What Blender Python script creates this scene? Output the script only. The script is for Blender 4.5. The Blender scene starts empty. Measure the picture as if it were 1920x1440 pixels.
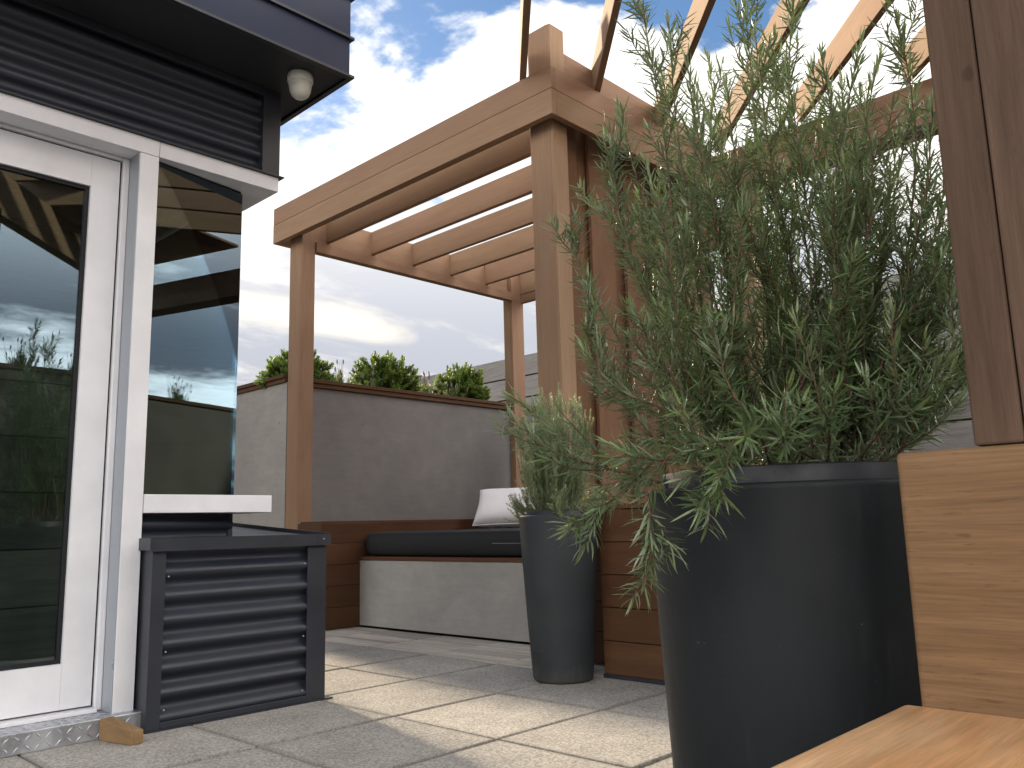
import bpy, bmesh, math, random
import numpy as np
from mathutils import Vector, Matrix

random.seed(7)
rng = np.random.default_rng(7)
scene = bpy.context.scene
COL = scene.collection

# ------------------------------------------------------------------ camera
YAW, PITCH, ROLL, CAM_H = 0.764450780, 0.167755027, -0.0260628569, 0.622418946
f = Vector((math.cos(PITCH) * math.cos(YAW), math.cos(PITCH) * math.sin(YAW), math.sin(PITCH)))
r = Vector((math.sin(YAW), -math.cos(YAW), 0.0))
u = r.cross(f)
r2 = math.cos(ROLL) * r + math.sin(ROLL) * u
u2 = -math.sin(ROLL) * r + math.cos(ROLL) * u
cam_data = bpy.data.cameras.new("camera")
cam_data.sensor_width = 36.0
cam_data.lens = 1578.63651 / 1920.0 * 36.0
cam_data.clip_start = 0.02
cam_data.clip_end = 2000.0
cam = bpy.data.objects.new("camera", cam_data)
COL.objects.link(cam)
cam.matrix_world = Matrix(((r2.x, u2.x, -f.x, 0.0), (r2.y, u2.y, -f.y, 0.0), (r2.z, u2.z, -f.z, CAM_H), (0, 0, 0, 1)))
scene.camera = cam

# ------------------------------------------------------------------ exposure
scene.view_settings.view_transform = 'Standard'
scene.view_settings.look = 'None'
scene.view_settings.gamma = 1.0
scene.view_settings.use_curve_mapping = False
scene.view_settings.exposure = 1.9

# ------------------------------------------------------------------ sun and sky
SUN_AZ, SUN_EL = math.radians(78.5), math.radians(23.0)      # azimuth counted from +X towards +Y
sun_dir = Vector((math.cos(SUN_EL) * math.cos(SUN_AZ), math.cos(SUN_EL) * math.sin(SUN_AZ), math.sin(SUN_EL)))
sun_data = bpy.data.lights.new("sun", 'SUN')
sun_data.energy = 2.1
sun_data.angle = math.radians(4.0)
sun_data.color = (1.0, 0.83, 0.60)
sun = bpy.data.objects.new("sun", sun_data)
COL.objects.link(sun)
sun.rotation_euler = (-sun_dir).to_track_quat('-Z', 'Y').to_euler()
sun.location = (0, 0, 12)

world = bpy.data.worlds.new("World")
scene.world = world
world.use_nodes = True
wt = world.node_tree
wt.nodes.clear()


def N(tree, typ, **kw):
    n = tree.nodes.new(typ)
    for k, v in kw.items():
        setattr(n, k, v)
    return n


def math_node(tree, op, a, b=None, clamp=False):
    n = N(tree, 'ShaderNodeMath', operation=op, use_clamp=clamp)
    for i, v in enumerate((a, b)):
        if v is None:
            continue
        if isinstance(v, (int, float)):
            n.inputs[i].default_value = v
        else:
            tree.links.new(v, n.inputs[i])
    return n.outputs[0]


def smooth(tree, val, lo, hi, to0=0.0, to1=1.0):
    n = N(tree, 'ShaderNodeMapRange', interpolation_type='SMOOTHSTEP')
    tree.links.new(val, n.inputs[0])
    n.inputs[1].default_value, n.inputs[2].default_value = lo, hi
    n.inputs[3].default_value, n.inputs[4].default_value = to0, to1
    return n.outputs[0]


def mixcol(tree, fac, a, b, blend='MIX'):
    n = N(tree, 'ShaderNodeMix', data_type='RGBA', blend_type=blend)
    if isinstance(fac, (int, float)):
        n.inputs[0].default_value = fac
    else:
        tree.links.new(fac, n.inputs[0])
    for i, v in ((6, a), (7, b)):
        if isinstance(v, tuple):
            n.inputs[i].default_value = (*v[:3], 1.0)
        else:
            tree.links.new(v, n.inputs[i])
    return n.outputs[2]


def build_sky():
    t = wt
    sky = N(t, 'ShaderNodeTexSky', sky_type='NISHITA')
    sky.sun_disc = False
    sky.sun_elevation = SUN_EL
    sky.sun_rotation = math.pi / 2 - SUN_AZ
    sky.air_density, sky.dust_density, sky.ozone_density = 1.0, 0.3, 2.2
    bg_sky = N(t, 'ShaderNodeBackground')
    bg_sky.inputs[1].default_value = 0.062
    hs = N(t, 'ShaderNodeHueSaturation')
    hs.inputs['Saturation'].default_value = 1.12
    hs.inputs['Value'].default_value = 0.68
    t.links.new(sky.outputs[0], hs.inputs['Color'])
    t.links.new(hs.outputs[0], bg_sky.inputs[0])
    tc = N(t, 'ShaderNodeTexCoord')
    sep = N(t, 'ShaderNodeSeparateXYZ')
    t.links.new(tc.outputs['Generated'], sep.inputs[0])
    x, y, z = sep.outputs
    zz = math_node(t, 'ADD', math_node(t, 'MAXIMUM', z, 0.0), 0.10)
    px, py = math_node(t, 'DIVIDE', x, zz), math_node(t, 'DIVIDE', y, zz)
    comb = N(t, 'ShaderNodeCombineXYZ')
    t.links.new(px, comb.inputs[0]); t.links.new(py, comb.inputs[1])

    def noise(scale, detail, rough, off, stretch=(1, 1, 1), rot=0.0, dist=0.0):
        mp = N(t, 'ShaderNodeMapping')
        mp.inputs['Location'].default_value = off
        mp.inputs['Rotation'].default_value = (0, 0, rot)
        mp.inputs['Scale'].default_value = stretch
        t.links.new(comb.outputs[0], mp.inputs[0])
        nz = N(t, 'ShaderNodeTexNoise')
        nz.inputs['Scale'].default_value = scale
        nz.inputs['Detail'].default_value = detail
        nz.inputs['Roughness'].default_value = rough
        nz.inputs['Distortion'].default_value = dist
        t.links.new(mp.outputs[0], nz.inputs['Vector'])
        return nz.outputs[0]
    # how far this direction lies towards the sun's side of the sky
    side = math_node(t, 'ADD', math_node(t, 'MULTIPLY', x, math.cos(SUN_AZ - 0.1)), math_node(t, 'MULTIPLY', y, math.sin(SUN_AZ - 0.1)))
    puff = noise(1.75, 10.0, 0.56, (3.1, 1.7, 0.4), dist=0.2)
    bias = math_node(t, 'ADD', math_node(t, 'MULTIPLY', smooth(t, side, 0.74, 0.98), 0.115), math_node(t, 'MULTIPLY', math_node(t, 'SUBTRACT', 0.56, math_node(t, 'MINIMUM', z, 0.64)), 0.75))
    dens = math_node(t, 'ADD', puff, bias)
    cover = smooth(t, dens, 0.484, 0.550)
    # bright rims and thicker grey undersides inside the cloud
    soft = noise(1.3, 8.0, 0.60, (8.3, 2.2, 1.1), (0.80, 1.25, 1.0), -YAW, 0.3)
    low = smooth(t, z, 0.20, 0.46, 1.0, 0.0)
    streak = noise(1.15, 6.0, 0.58, (1.3, 7.7, 2.0), (0.45, 1.5, 1.0), -YAW - 0.1, 0.6)
    thick = smooth(t, math_node(t, 'ADD', soft, math_node(t, 'MULTIPLY', low, 0.06)), 0.43, 0.60)
    zen = math_node(t, 'ADD', 0.68, math_node(t, 'MULTIPLY', math_node(t, 'MAXIMUM', z, 0.0), 1.15))
    white = mixcol(t, smooth(t, side, -0.25, 0.62), (1.50, 1.43, 1.33), (0.325, 0.315, 0.300))
    grey = (0.184, 0.192, 0.214)
    body = mixcol(t, math_node(t, 'MULTIPLY', thick, math_node(t, 'ADD', 0.22, math_node(t, 'MULTIPLY', low, 0.78))), white, grey)
    lit = smooth(t, streak, 0.49, 0.63)
    glow = math_node(t, 'MULTIPLY', math_node(t, 'MULTIPLY', lit, low), smooth(t, side, -0.1, 0.6))
    body = mixcol(t, math_node(t, 'MULTIPLY', glow, 0.80), body, (0.405, 0.368, 0.305))
    vm = N(t, 'ShaderNodeVectorMath', operation='SCALE')
    t.links.new(body, vm.inputs[0]); t.links.new(zen, vm.inputs['Scale'])
    body = vm.outputs[0]
    bg_cloud = N(t, 'ShaderNodeBackground')
    bg_cloud.inputs[1].default_value = 1.0
    t.links.new(body, bg_cloud.inputs[0])
    mx = N(t, 'ShaderNodeMixShader')
    t.links.new(cover, mx.inputs[0])
    t.links.new(bg_sky.outputs[0], mx.inputs[1]); t.links.new(bg_cloud.outputs[0], mx.inputs[2])
    out = N(t, 'ShaderNodeOutputWorld')
    t.links.new(mx.outputs[0], out.inputs[0])


build_sky()


# ------------------------------------------------------------------ materials
def new_mat(name):
    m = bpy.data.materials.new(name)
    m.use_nodes = True
    t = m.node_tree
    return m, t, t.nodes['Principled BSDF']


def tex_noise(t, vec, scale, detail=4.0, rough=0.55, dist=0.0):
    n = N(t, 'ShaderNodeTexNoise')
    n.inputs['Scale'].default_value = scale
    n.inputs['Detail'].default_value = detail
    n.inputs['Roughness'].default_value = rough
    n.inputs['Distortion'].default_value = dist
    t.links.new(vec, n.inputs['Vector'])
    return n.outputs[0]


def mapping(t, vec, scale):
    mp = N(t, 'ShaderNodeMapping')
    mp.inputs['Scale'].default_value = scale
    t.links.new(vec, mp.inputs[0])
    return mp.outputs[0]


def bump(t, bsdf, height, strength, dist):
    b = N(t, 'ShaderNodeBump')
    b.inputs['Strength'].default_value = strength
    b.inputs['Distance'].default_value = dist
    t.links.new(height, b.inputs['Height'])
    t.links.new(b.outputs[0], bsdf.inputs['Normal'])


def obj_random(t):
    return N(t, 'ShaderNodeObjectInfo').outputs['Random']


def wood_mat(name, dark, mid, light, rough=0.6, fleck=0.0, spec=0.2, fine=1.0, vary=0.10):
    m, t, b = new_mat(name)
    at = N(t, 'ShaderNodeAttribute', attribute_name='grain')
    g = at.outputs['Vector']
    broad = tex_noise(t, mapping(t, g, (1.1, 7.0, 7.0)), 1.0, 5.0, 0.6, 0.8)
    fibre = tex_noise(t, mapping(t, g, (9.0, 260.0, 260.0)), 1.0, 2.0, 0.6, 0.2)
    figure = tex_noise(t, mapping(t, g, (3.2, 46.0, 46.0)), 1.0, 6.0, 0.66, 0.5)
    blot = tex_noise(t, mapping(t, g, (4.0, 8.0, 8.0)), 1.0, 4.0, 0.55, 0.3)
    c = mixcol(t, smooth(t, broad, 0.28, 0.72), dark, light)
    c = mixcol(t, math_node(t, 'MULTIPLY', smooth(t, blot, 0.35, 0.65), 0.5), c, mid)
    hsv = N(t, 'ShaderNodeHueSaturation')
    rnd = obj_random(t)
    t.links.new(smooth(t, rnd, 0.0, 1.0, 0.494, 0.506), hsv.inputs['Hue'])
    val = math_node(t, 'MULTIPLY', smooth(t, fibre, 0.25, 0.75, 1 - 0.07 * fine, 1 + 0.07 * fine), smooth(t, figure, 0.25, 0.72, 1 - 0.13 * fine, 1 + 0.11 * fine))
    val = math_node(t, 'MULTIPLY', val, smooth(t, math_node(t, 'FRACT', math_node(t, 'MULTIPLY', rnd, 7.31)), 0.0, 1.0, 1 - vary, 1 + vary))
    t.links.new(val, hsv.inputs['Value'])
    t.links.new(c, hsv.inputs['Color'])
    col = hsv.outputs[0]
    if fleck:
        vor = N(t, 'ShaderNodeTexVoronoi')
        vor.inputs['Scale'].default_value = 1.0
        t.links.new(mapping(t, g, (5.5, 8.5, 8.5)), vor.inputs['Vector'])
        knots = smooth(t, math_node(t, 'ADD', vor.outputs['Distance'], math_node(t, 'MULTIPLY', figure, 0.10)), 0.085, 0.125, fleck, 0.0)
        dash = tex_noise(t, mapping(t, g, (22.0, 190.0, 190.0)), 1.0, 3.0, 0.6, 0.2)
        marks = math_node(t, 'MULTIPLY', smooth(t, dash, 0.60, 0.72), 0.55 * fleck)
        col = mixcol(t, math_node(t, 'MAXIMUM', knots, marks), col, tuple(0.38 * v for v in dark))
    t.links.new(col, b.inputs['Base Color'])
    b.inputs['Roughness'].default_value = rough
    b.inputs['Specular IOR Level'].default_value = spec
    bump(t, b, fibre, 0.18 * fine, 0.001)
    return m


WOOD = wood_mat('stained_hardwood', (0.285, 0.180, 0.113), (0.305, 0.195, 0.124), (0.335, 0.218, 0.142), 0.72, 0.0, 0.12, 0.55, 0.07)
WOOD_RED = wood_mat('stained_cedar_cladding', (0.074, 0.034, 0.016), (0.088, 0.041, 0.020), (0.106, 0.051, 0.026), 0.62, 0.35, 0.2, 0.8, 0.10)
SCREEN_W = wood_mat('screen_cedar', (0.150, 0.078, 0.044), (0.165, 0.088, 0.050), (0.190, 0.104, 0.061), 0.72, 0.0, 0.12, 0.6, 0.07)
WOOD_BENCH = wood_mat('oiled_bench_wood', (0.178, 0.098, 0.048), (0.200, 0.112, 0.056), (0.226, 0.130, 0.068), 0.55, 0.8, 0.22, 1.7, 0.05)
WOOD_SEAT_LIT = wood_mat('lit_seat_wood', (0.550, 0.265, 0.102), (0.620, 0.320, 0.138), (0.800, 0.520, 0.290), 0.42, 0.35, 0.4, 1.5, 0.05)  # bright light on the seat is put into the wood colour
WOOD_POST = wood_mat('rough_sawn_post', (0.092, 0.061, 0.042), (0.112, 0.075, 0.051), (0.138, 0.094, 0.066), 0.8, 0.45, 0.1, 1.3, 0.04)
WOOD_FENCE = wood_mat('weathered_fence_wood', (0.215, 0.203, 0.192), (0.250, 0.237, 0.225), (0.295, 0.280, 0.267), 0.85, 0.0, 0.1, 1.2, 0.12)
WOOD_DECK = wood_mat('pale_deck_wood', (0.44, 0.395, 0.335), (0.52, 0.47, 0.40), (0.60, 0.55, 0.475), 0.75, 0.0, 0.15, 1.2, 0.24)
WOOD_WEDGE = wood_mat('offcut_wood', (0.20, 0.125, 0.060), (0.235, 0.150, 0.075), (0.29, 0.19, 0.10), 0.75, 0.3, 0.15, 1.0, 0.0)


def plain_mat(name, col, rough=0.5, metal=0.0, spec=0.5, var=0.06, scale=6.0, bstr=0.0, bscale=60.0, rvar=0.08):
    m, t, b = new_mat(name)
    tc = N(t, 'ShaderNodeTexCoord').outputs['Object']
    n1 = tex_noise(t, tc, scale, 5.0, 0.6)
    hsv = N(t, 'ShaderNodeHueSaturation')
    hsv.inputs['Color'].default_value = (*col, 1)
    t.links.new(smooth(t, n1, 0.25, 0.75, 1 - var * 2, 1 + var * 2), hsv.inputs['Value'])
    t.links.new(hsv.outputs[0], b.inputs['Base Color'])
    t.links.new(smooth(t, n1, 0.3, 0.7, max(0.02, rough - rvar), rough + rvar), b.inputs['Roughness'])
    b.inputs['Metallic'].default_value = metal
    b.inputs['Specular IOR Level'].default_value = spec
    if bstr:
        bump(t, b, tex_noise(t, tc, bscale, 3.0, 0.6), bstr, 0.002)
    return m


CHARCOAL = plain_mat('charcoal_painted_steel', (0.021, 0.025, 0.038), 0.46, 0.0, 0.5, 0.05, 3.0)
CHARCOAL_TRIM = plain_mat('charcoal_flashing', (0.025, 0.028, 0.037), 0.38, 0.0, 0.5, 0.05, 4.0)
FASCIA_M = plain_mat('slate_blue_fascia', (0.018, 0.027, 0.062), 0.45, 0.0, 0.22, 0.05, 2.0)
SOFFIT_M = plain_mat('dark_soffit', (0.034, 0.036, 0.040), 0.55, 0.0, 0.3, 0.06, 3.0)
ALU = plain_mat('silver_painted_aluminium', (0.70, 0.698, 0.725), 0.42, 0.0, 0.5, 0.035, 5.0)
ALU_DARK = plain_mat('grey_aluminium_return', (0.36, 0.39, 0.43), 0.35, 0.35, 0.5, 0.03, 3.0)
GASKET = plain_mat('black_rubber', (0.012, 0.012, 0.014), 0.6, 0.0, 0.3)
def pot_mat(name, col):
    m, t, b = new_mat(name)
    tc = N(t, 'ShaderNodeTexCoord').outputs['Object']
    big_n = tex_noise(t, tc, 3.5, 5.0, 0.6, 0.4)
    dust = tex_noise(t, mapping(t, tc, (22.0, 22.0, 6.0)), 1.0, 6.0, 0.65, 0.4)
    grain = tex_noise(t, tc, 260.0, 2.0, 0.6)
    scuff = tex_noise(t, mapping(t, tc, (16.0, 16.0, 70.0)), 1.0, 3.0, 0.6, 1.5)
    c = mixcol(t, smooth(t, big_n, 0.3, 0.7), tuple(0.86 * v for v in col), tuple(1.16 * v for v in col))
    c = mixcol(t, smooth(t, dust, 0.54, 0.78, 0.0, 0.11), c, (0.085, 0.085, 0.082))
    c = mixcol(t, smooth(t, scuff, 0.715, 0.76, 0.0, 0.55), c, (0.13, 0.13, 0.125))
    c = mixcol(t, smooth(t, grain, 0.70, 0.78, 0.0, 0.35), c, (0.10, 0.10, 0.10))
    sp = N(t, 'ShaderNodeSeparateXYZ')
    t.links.new(tc, sp.inputs[0])
    splash = math_node(t, 'ADD', sp.outputs[2], math_node(t, 'MULTIPLY', math_node(t, 'SUBTRACT', dust, 0.5), 0.16))
    c = mixcol(t, smooth(t, splash, 0.0, 0.075, 0.45, 0.0), c, (0.10, 0.092, 0.080))
    t.links.new(c, b.inputs['Base Color'])
    t.links.new(smooth(t, dust, 0.3, 0.75, 0.50, 0.70), b.inputs['Roughness'])
    b.inputs['Specular IOR Level'].default_value = 0.24
    bump(t, b, grain, 0.10, 0.001)
    return m


POT_M = pot_mat('graphite_pot', (0.0140, 0.0165, 0.0188))
POT_SMALL_M = pot_mat('slate_grey_pot', (0.032, 0.037, 0.041))
POT_IN = plain_mat('black_pot_liner', (0.016, 0.018, 0.024), 0.5, 0.0, 0.4, 0.1, 9.0)
SOIL_M = plain_mat('dark_soil', (0.045, 0.034, 0.025), 0.95, 0.0, 0.1, 0.3, 40.0, 0.9, 70.0)
CUSHION_M = plain_mat('charcoal_outdoor_fabric', (0.015, 0.017, 0.019), 0.66, 0.0, 0.3, 0.10, 5.0, 0.12, 500.0)
PILLOW_M = plain_mat('white_fabric', (0.74, 0.73, 0.76), 0.8, 0.0, 0.2, 0.02, 6.0, 0.10, 400.0)
LAMP_M = plain_mat('off_white_plastic', (0.62, 0.62, 0.57), 0.35, 0.0, 0.5, 0.02, 5.0)
TREAD_M = plain_mat('tread_plate_metal', (0.46, 0.47, 0.50), 0.36, 0.75, 0.5, 0.10, 12.0, 0.15, 70.0, 0.12)
SCREW_M = plain_mat('zinc_screw', (0.34, 0.34, 0.35), 0.45, 0.6)
ROOM_M = plain_mat('dim_interior', (0.22, 0.19, 0.15), 0.8, 0.0, 0.2)
GROUND_M = plain_mat('grey_roof_membrane', (0.16, 0.155, 0.15), 0.9, 0.0, 0.2, 0.1, 2.0)
STRIP_M = plain_mat('joint_gravel_dust', (0.060, 0.050, 0.046), 0.95, 0.0, 0.1, 0.25, 60.0)


def concrete_mat(name, a, b_, streak=1.0):
    m, t, b = new_mat(name)
    tc = N(t, 'ShaderNodeTexCoord').outputs['Object']
    big = tex_noise(t, tc, 2.6, 6.0, 0.62, 0.5)
    brush = tex_noise(t, mapping(t, tc, (7.0, 7.0, 40.0)), 1.0, 4.0, 0.6, 0.6)
    cloudy = tex_noise(t, tc, 9.0, 5.0, 0.6, 0.3)
    c = mixcol(t, smooth(t, big, 0.30, 0.72), a, b_)
    hsv = N(t, 'ShaderNodeHueSaturation')
    v = math_node(t, 'MULTIPLY', smooth(t, brush, 0.25, 0.75, 1 - 0.05 * streak, 1 + 0.05 * streak), smooth(t, cloudy, 0.25, 0.75, 0.955, 1.045))
    t.links.new(v, hsv.inputs['Value']); t.links.new(c, hsv.inputs['Color'])
    vor = N(t, 'ShaderNodeTexVoronoi')
    vor.inputs['Scale'].default_value = 4.2
    t.links.new(tc, vor.inputs['Vector'])
    pin = smooth(t, vor.outputs['Distance'], 0.018, 0.035, 0.75, 0.0)
    col = mixcol(t, pin, hsv.outputs[0], (0.05, 0.05, 0.05))
    t.links.new(col, b.inputs['Base Color'])
    b.inputs['Roughness'].default_value = 0.78
    b.inputs['Specular IOR Level'].default_value = 0.25
    bump(t, b, cloudy, 0.12, 0.004)
    return m


CONCRETE_SHADED = concrete_mat('shaded_fibre_cement', (0.095, 0.085, 0.070), (0.125, 0.113, 0.094))  # shadow on the rear planter is put into the colour
CONCRETE = concrete_mat('fibre_cement', (0.175, 0.166, 0.166), (0.205, 0.196, 0.195))
CONCRETE_LIT = concrete_mat('lit_fibre_cement', (0.310, 0.299, 0.284), (0.365, 0.352, 0.334))  # stronger skylight on planter side and daybed front is put into the colour


def paver_mat():
    m, t, b = new_mat('sandblasted_paver')
    tc = N(t, 'ShaderNodeTexCoord').outputs['Object']
    rnd = obj_random(t)
    off = N(t, 'ShaderNodeVectorMath', operation='ADD')
    cmb = N(t, 'ShaderNodeCombineXYZ')
    t.links.new(math_node(t, 'MULTIPLY', rnd, 91.0), cmb.inputs[0])
    t.links.new(math_node(t, 'MULTIPLY', rnd, 37.0), cmb.inputs[1])
    t.links.new(tc, off.inputs[0]); t.links.new(cmb.outputs[0], off.inputs[1])
    v = off.outputs[0]
    speck = tex_noise(t, v, 120.0, 3.0, 0.75)
    grit = tex_noise(t, v, 420.0, 2.0, 0.6)
    blot = tex_noise(t, v, 7.0, 5.0, 0.6)
    c = mixcol(t, smooth(t, speck, 0.33, 0.66), (0.225, 0.210, 0.190), (0.475, 0.448, 0.405))
    c = mixcol(t, smooth(t, grit, 0.68, 0.76, 0.0, 0.8), c, (0.74, 0.70, 0.64))
    c = mixcol(t, smooth(t, grit, 0.31, 0.25, 0.0, 0.6), c, (0.11, 0.10, 0.095))
    hsv = N(t, 'ShaderNodeHueSaturation')
    val = math_node(t, 'MULTIPLY', smooth(t, blot, 0.25, 0.75, 0.88, 1.10), smooth(t, math_node(t, 'FRACT', math_node(t, 'MULTIPLY', rnd, 5.7)), 0, 1, 0.93, 1.06))
    t.links.new(val, hsv.inputs['Value']); t.links.new(c, hsv.inputs['Color'])
    vor = N(t, 'ShaderNodeTexVoronoi')
    vor.inputs['Scale'].default_value = 13.0
    t.links.new(v, vor.inputs['Vector'])
    spots = math_node(t, 'MULTIPLY', smooth(t, vor.outputs['Distance'], 0.05, 0.12, 0.55, 0.0), smooth(t, blot, 0.52, 0.62))
    col = mixcol(t, spots, hsv.outputs[0], (0.07, 0.065, 0.06))
    sp = N(t, 'ShaderNodeSeparateXYZ')
    t.links.new(tc, sp.inputs[0])
    rim = math_node(t, 'MAXIMUM', math_node(t, 'ABSOLUTE', sp.outputs[0]), math_node(t, 'ABSOLUTE', sp.outputs[1]))
    rim = math_node(t, 'ADD', rim, math_node(t, 'MULTIPLY', math_node(t, 'SUBTRACT', blot, 0.5), 0.05))
    col = mixcol(t, smooth(t, rim, 0.222, 0.252, 0.0, 0.42), col, (0.13, 0.115, 0.10))
    t.links.new(col, b.inputs['Base Color'])
    b.inputs['Roughness'].default_value = 0.9
    b.inputs['Specular IOR Level'].default_value = 0.15
    bump(t, b, speck, 0.5, 0.0015)
    return m


PAVER = paver_mat()


def glass_mat():
    m, t, b = new_mat('tinted_window_glass')
    t.nodes.remove(b)
    out = t.nodes['Material Output']
    tr = N(t, 'ShaderNodeBsdfTransparent')
    tr.inputs[0].default_value = (0.58, 0.64, 0.62, 1)
    gl = N(t, 'ShaderNodeBsdfGlossy')
    gl.inputs['Color'].default_value = (0.66, 0.84, 1.0, 1)
    gl.inputs['Roughness'].default_value = 0.0
    lw = N(t, 'ShaderNodeFresnel')
    lw.inputs['IOR'].default_value = 1.6
    fac = math_node(t, 'ADD', math_node(t, 'MULTIPLY', lw.outputs[0], 1.0), 0.08, clamp=True)
    mx = N(t, 'ShaderNodeMixShader')
    t.links.new(fac, mx.inputs[0])
    t.links.new(tr.outputs[0], mx.inputs[1]); t.links.new(gl.outputs[0], mx.inputs[2])
    t.links.new(mx.outputs[0], out.inputs[0])
    return m


GLASS = glass_mat()


def leaf_mat(name, young, old, under, trans=0.25, rough=0.42):
    m, t, b = new_mat(name)
    out = t.nodes['Material Output']
    at = N(t, 'ShaderNodeAttribute', attribute_name='tint').outputs['Fac']
    c = mixcol(t, at, old, young)
    geo = N(t, 'ShaderNodeNewGeometry')
    c2 = mixcol(t, math_node(t, 'MULTIPLY', geo.outputs['Backfacing'], 0.75), c, under)
    t.links.new(c2, b.inputs['Base Color'])
    b.inputs['Roughness'].default_value = rough
    b.inputs['Specular IOR Level'].default_value = 0.7
    tl = N(t, 'ShaderNodeBsdfTranslucent')
    hs = N(t, 'ShaderNodeHueSaturation')
    hs.inputs['Value'].default_value = 1.5
    hs.inputs['Hue'].default_value = 0.485
    t.links.new(c, hs.inputs['Color']); t.links.new(hs.outputs[0], tl.inputs[0])
    mx = N(t, 'ShaderNodeMixShader')
    mx.inputs[0].default_value = trans
    t.links.new(b.outputs[0], mx.inputs[1]); t.links.new(tl.outputs[0], mx.inputs[2])
    t.links.new(mx.outputs[0], out.inputs[0])
    return m


ROSEMARY = leaf_mat('rosemary_leaf', (0.180, 0.262, 0.082), (0.098, 0.152, 0.066), (0.255, 0.300, 0.190), 0.24, 0.29)
ROSEMARY_FINE = leaf_mat('fine_rosemary_leaf', (0.255, 0.325, 0.155), (0.165, 0.220, 0.112), (0.25, 0.29, 0.20), 0.33)
SHRUB_LEAF = leaf_mat('shrub_leaf', (0.190, 0.290, 0.040), (0.075, 0.140, 0.025), (0.16, 0.22, 0.06), 0.42)
LAV_LEAF = leaf_mat('lavender_stem_leaf', (0.20, 0.26, 0.075), (0.13, 0.18, 0.06), (0.18, 0.2, 0.1), 0.4)
LAV_FLOWER = plain_mat('lavender_flower', (0.22, 0.15, 0.26), 0.8)
STEM_M = plain_mat('rosemary_stem_bark', (0.125, 0.078, 0.052), 0.75, 0.0, 0.2, 0.2, 60.0)
STEM_G = plain_mat('green_shoot', (0.12, 0.13, 0.06), 0.6, 0.0, 0.3, 0.15, 60.0)


# ------------------------------------------------------------------ object helpers
def link(o, parent=None):
    COL.objects.link(o)
    if parent is not None:
        o.parent = parent
    return o


def world_loc(o):
    v = Vector(o.location)
    while o.parent:
        o = o.parent
        v += Vector(o.location)
    return v


def thing(name, loc, label, cat, group=None):
    o = bpy.data.objects.new(name, None)
    o.empty_display_size = 0.1
    o.location = loc
    link(o)
    o['label'] = label; o['category'] = cat
    if group:
        o['group'] = group
    return o


def tag(o, label, cat, group=None):
    o['label'] = label; o['category'] = cat
    if group:
        o['group'] = group
    return o


def structure(o):
    o['kind'] = 'structure'
    return o


def place(name, me, mat, parent, loc, rotz=0.0):
    """link a mesh whose vertices are relative to the world point loc"""
    o = bpy.data.objects.new(name, me)
    if mat is not None:
        if len(me.materials) == 0:
            me.materials.append(mat)
    base = world_loc(parent) if parent is not None else Vector((0, 0, 0))
    o.location = Vector(loc) - base
    o.rotation_euler = (0, 0, rotz)
    return link(o, parent)


def set_grain(me, axis):
    n = len(me.vertices)
    co = np.empty(n * 3, np.float32)
    me.vertices.foreach_get('co', co)
    co = co.reshape(n, 3)
    g = np.stack([co[:, axis], co[:, (axis + 1) % 3], co[:, (axis + 2) % 3]], 1) + rng.uniform(0, 40, 3).astype(np.float32)
    a = me.attributes.new('grain', 'FLOAT_VECTOR', 'POINT')
    a.data.foreach_set('vector', g.astype(np.float32).ravel())


def box_mesh(name, size, axis=0, bev=0.003, segs=2):
    bm = bmesh.new()
    bmesh.ops.create_cube(bm, size=1.0)
    for v in bm.verts:
        v.co = Vector((v.co.x * size[0], v.co.y * size[1], v.co.z * size[2]))
    if bev > 0:
        bmesh.ops.bevel(bm, geom=bm.edges[:], offset=min(bev, 0.45 * min(size)), segments=segs, profile=0.5, affect='EDGES')
    me = bpy.data.meshes.new(name)
    bm.to_mesh(me); bm.free()
    for p in me.polygons:
        p.use_smooth = False
    set_grain(me, axis)
    return me


def bx(name, mat, lo, hi, parent=None, axis=0, bev=0.003, segs=2):
    size = [hi[i] - lo[i] for i in range(3)]
    c = [(hi[i] + lo[i]) / 2 for i in range(3)]
    return place(name, box_mesh(name, size, axis, bev, segs), mat, parent, c)


def rbx(name, mat, c, size, rotz, parent=None, axis=0, bev=0.003):
    return place(name, box_mesh(name, size, axis, bev), mat, parent, c, rotz)


def bm_obj(name, bm, mat, parent=None, loc=(0, 0, 0), smooth_shade=False, axis=None):
    """bm is in world coordinates; loc becomes the origin"""
    for v in bm.verts:
        v.co -= Vector(loc)
    me = bpy.data.meshes.new(name)
    bm.to_mesh(me); bm.free()
    if smooth_shade:
        for p in me.polygons:
            p.use_smooth = True
    if axis is not None:
        set_grain(me, axis)
    return place(name, me, mat, parent, loc)


def bm_box(bm, lo, hi):
    m = Matrix.Translation([(lo[i] + hi[i]) / 2 for i in range(3)]) @ Matrix.Diagonal([hi[i] - lo[i] for i in range(3)] + [1])
    bmesh.ops.create_cube(bm, size=1.0, matrix=m)


def prism(name, mat, pts, z0, z1, parent=None, bev=0.002, axis=0, loc=None):
    """vertical extrusion of a plan polygon"""
    bm = bmesh.new()
    vs = [bm.verts.new((p[0], p[1], z0)) for p in pts]
    fc = bm.faces.new(vs)
    ext = bmesh.ops.extrude_face_region(bm, geom=[fc])
    for e in ext['geom']:
        if isinstance(e, bmesh.types.BMVert):
            e.co.z = z1
    bmesh.ops.recalc_face_normals(bm, faces=bm.faces[:])
    if bev:
        bmesh.ops.bevel(bm, geom=bm.edges[:], offset=bev, segments=2, profile=0.5, affect='EDGES')
    if loc is None:
        loc = (sum(p[0] for p in pts) / len(pts), sum(p[1] for p in pts) / len(pts), z0)
    return bm_obj(name, bm, mat, parent, loc, axis=axis)


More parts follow.
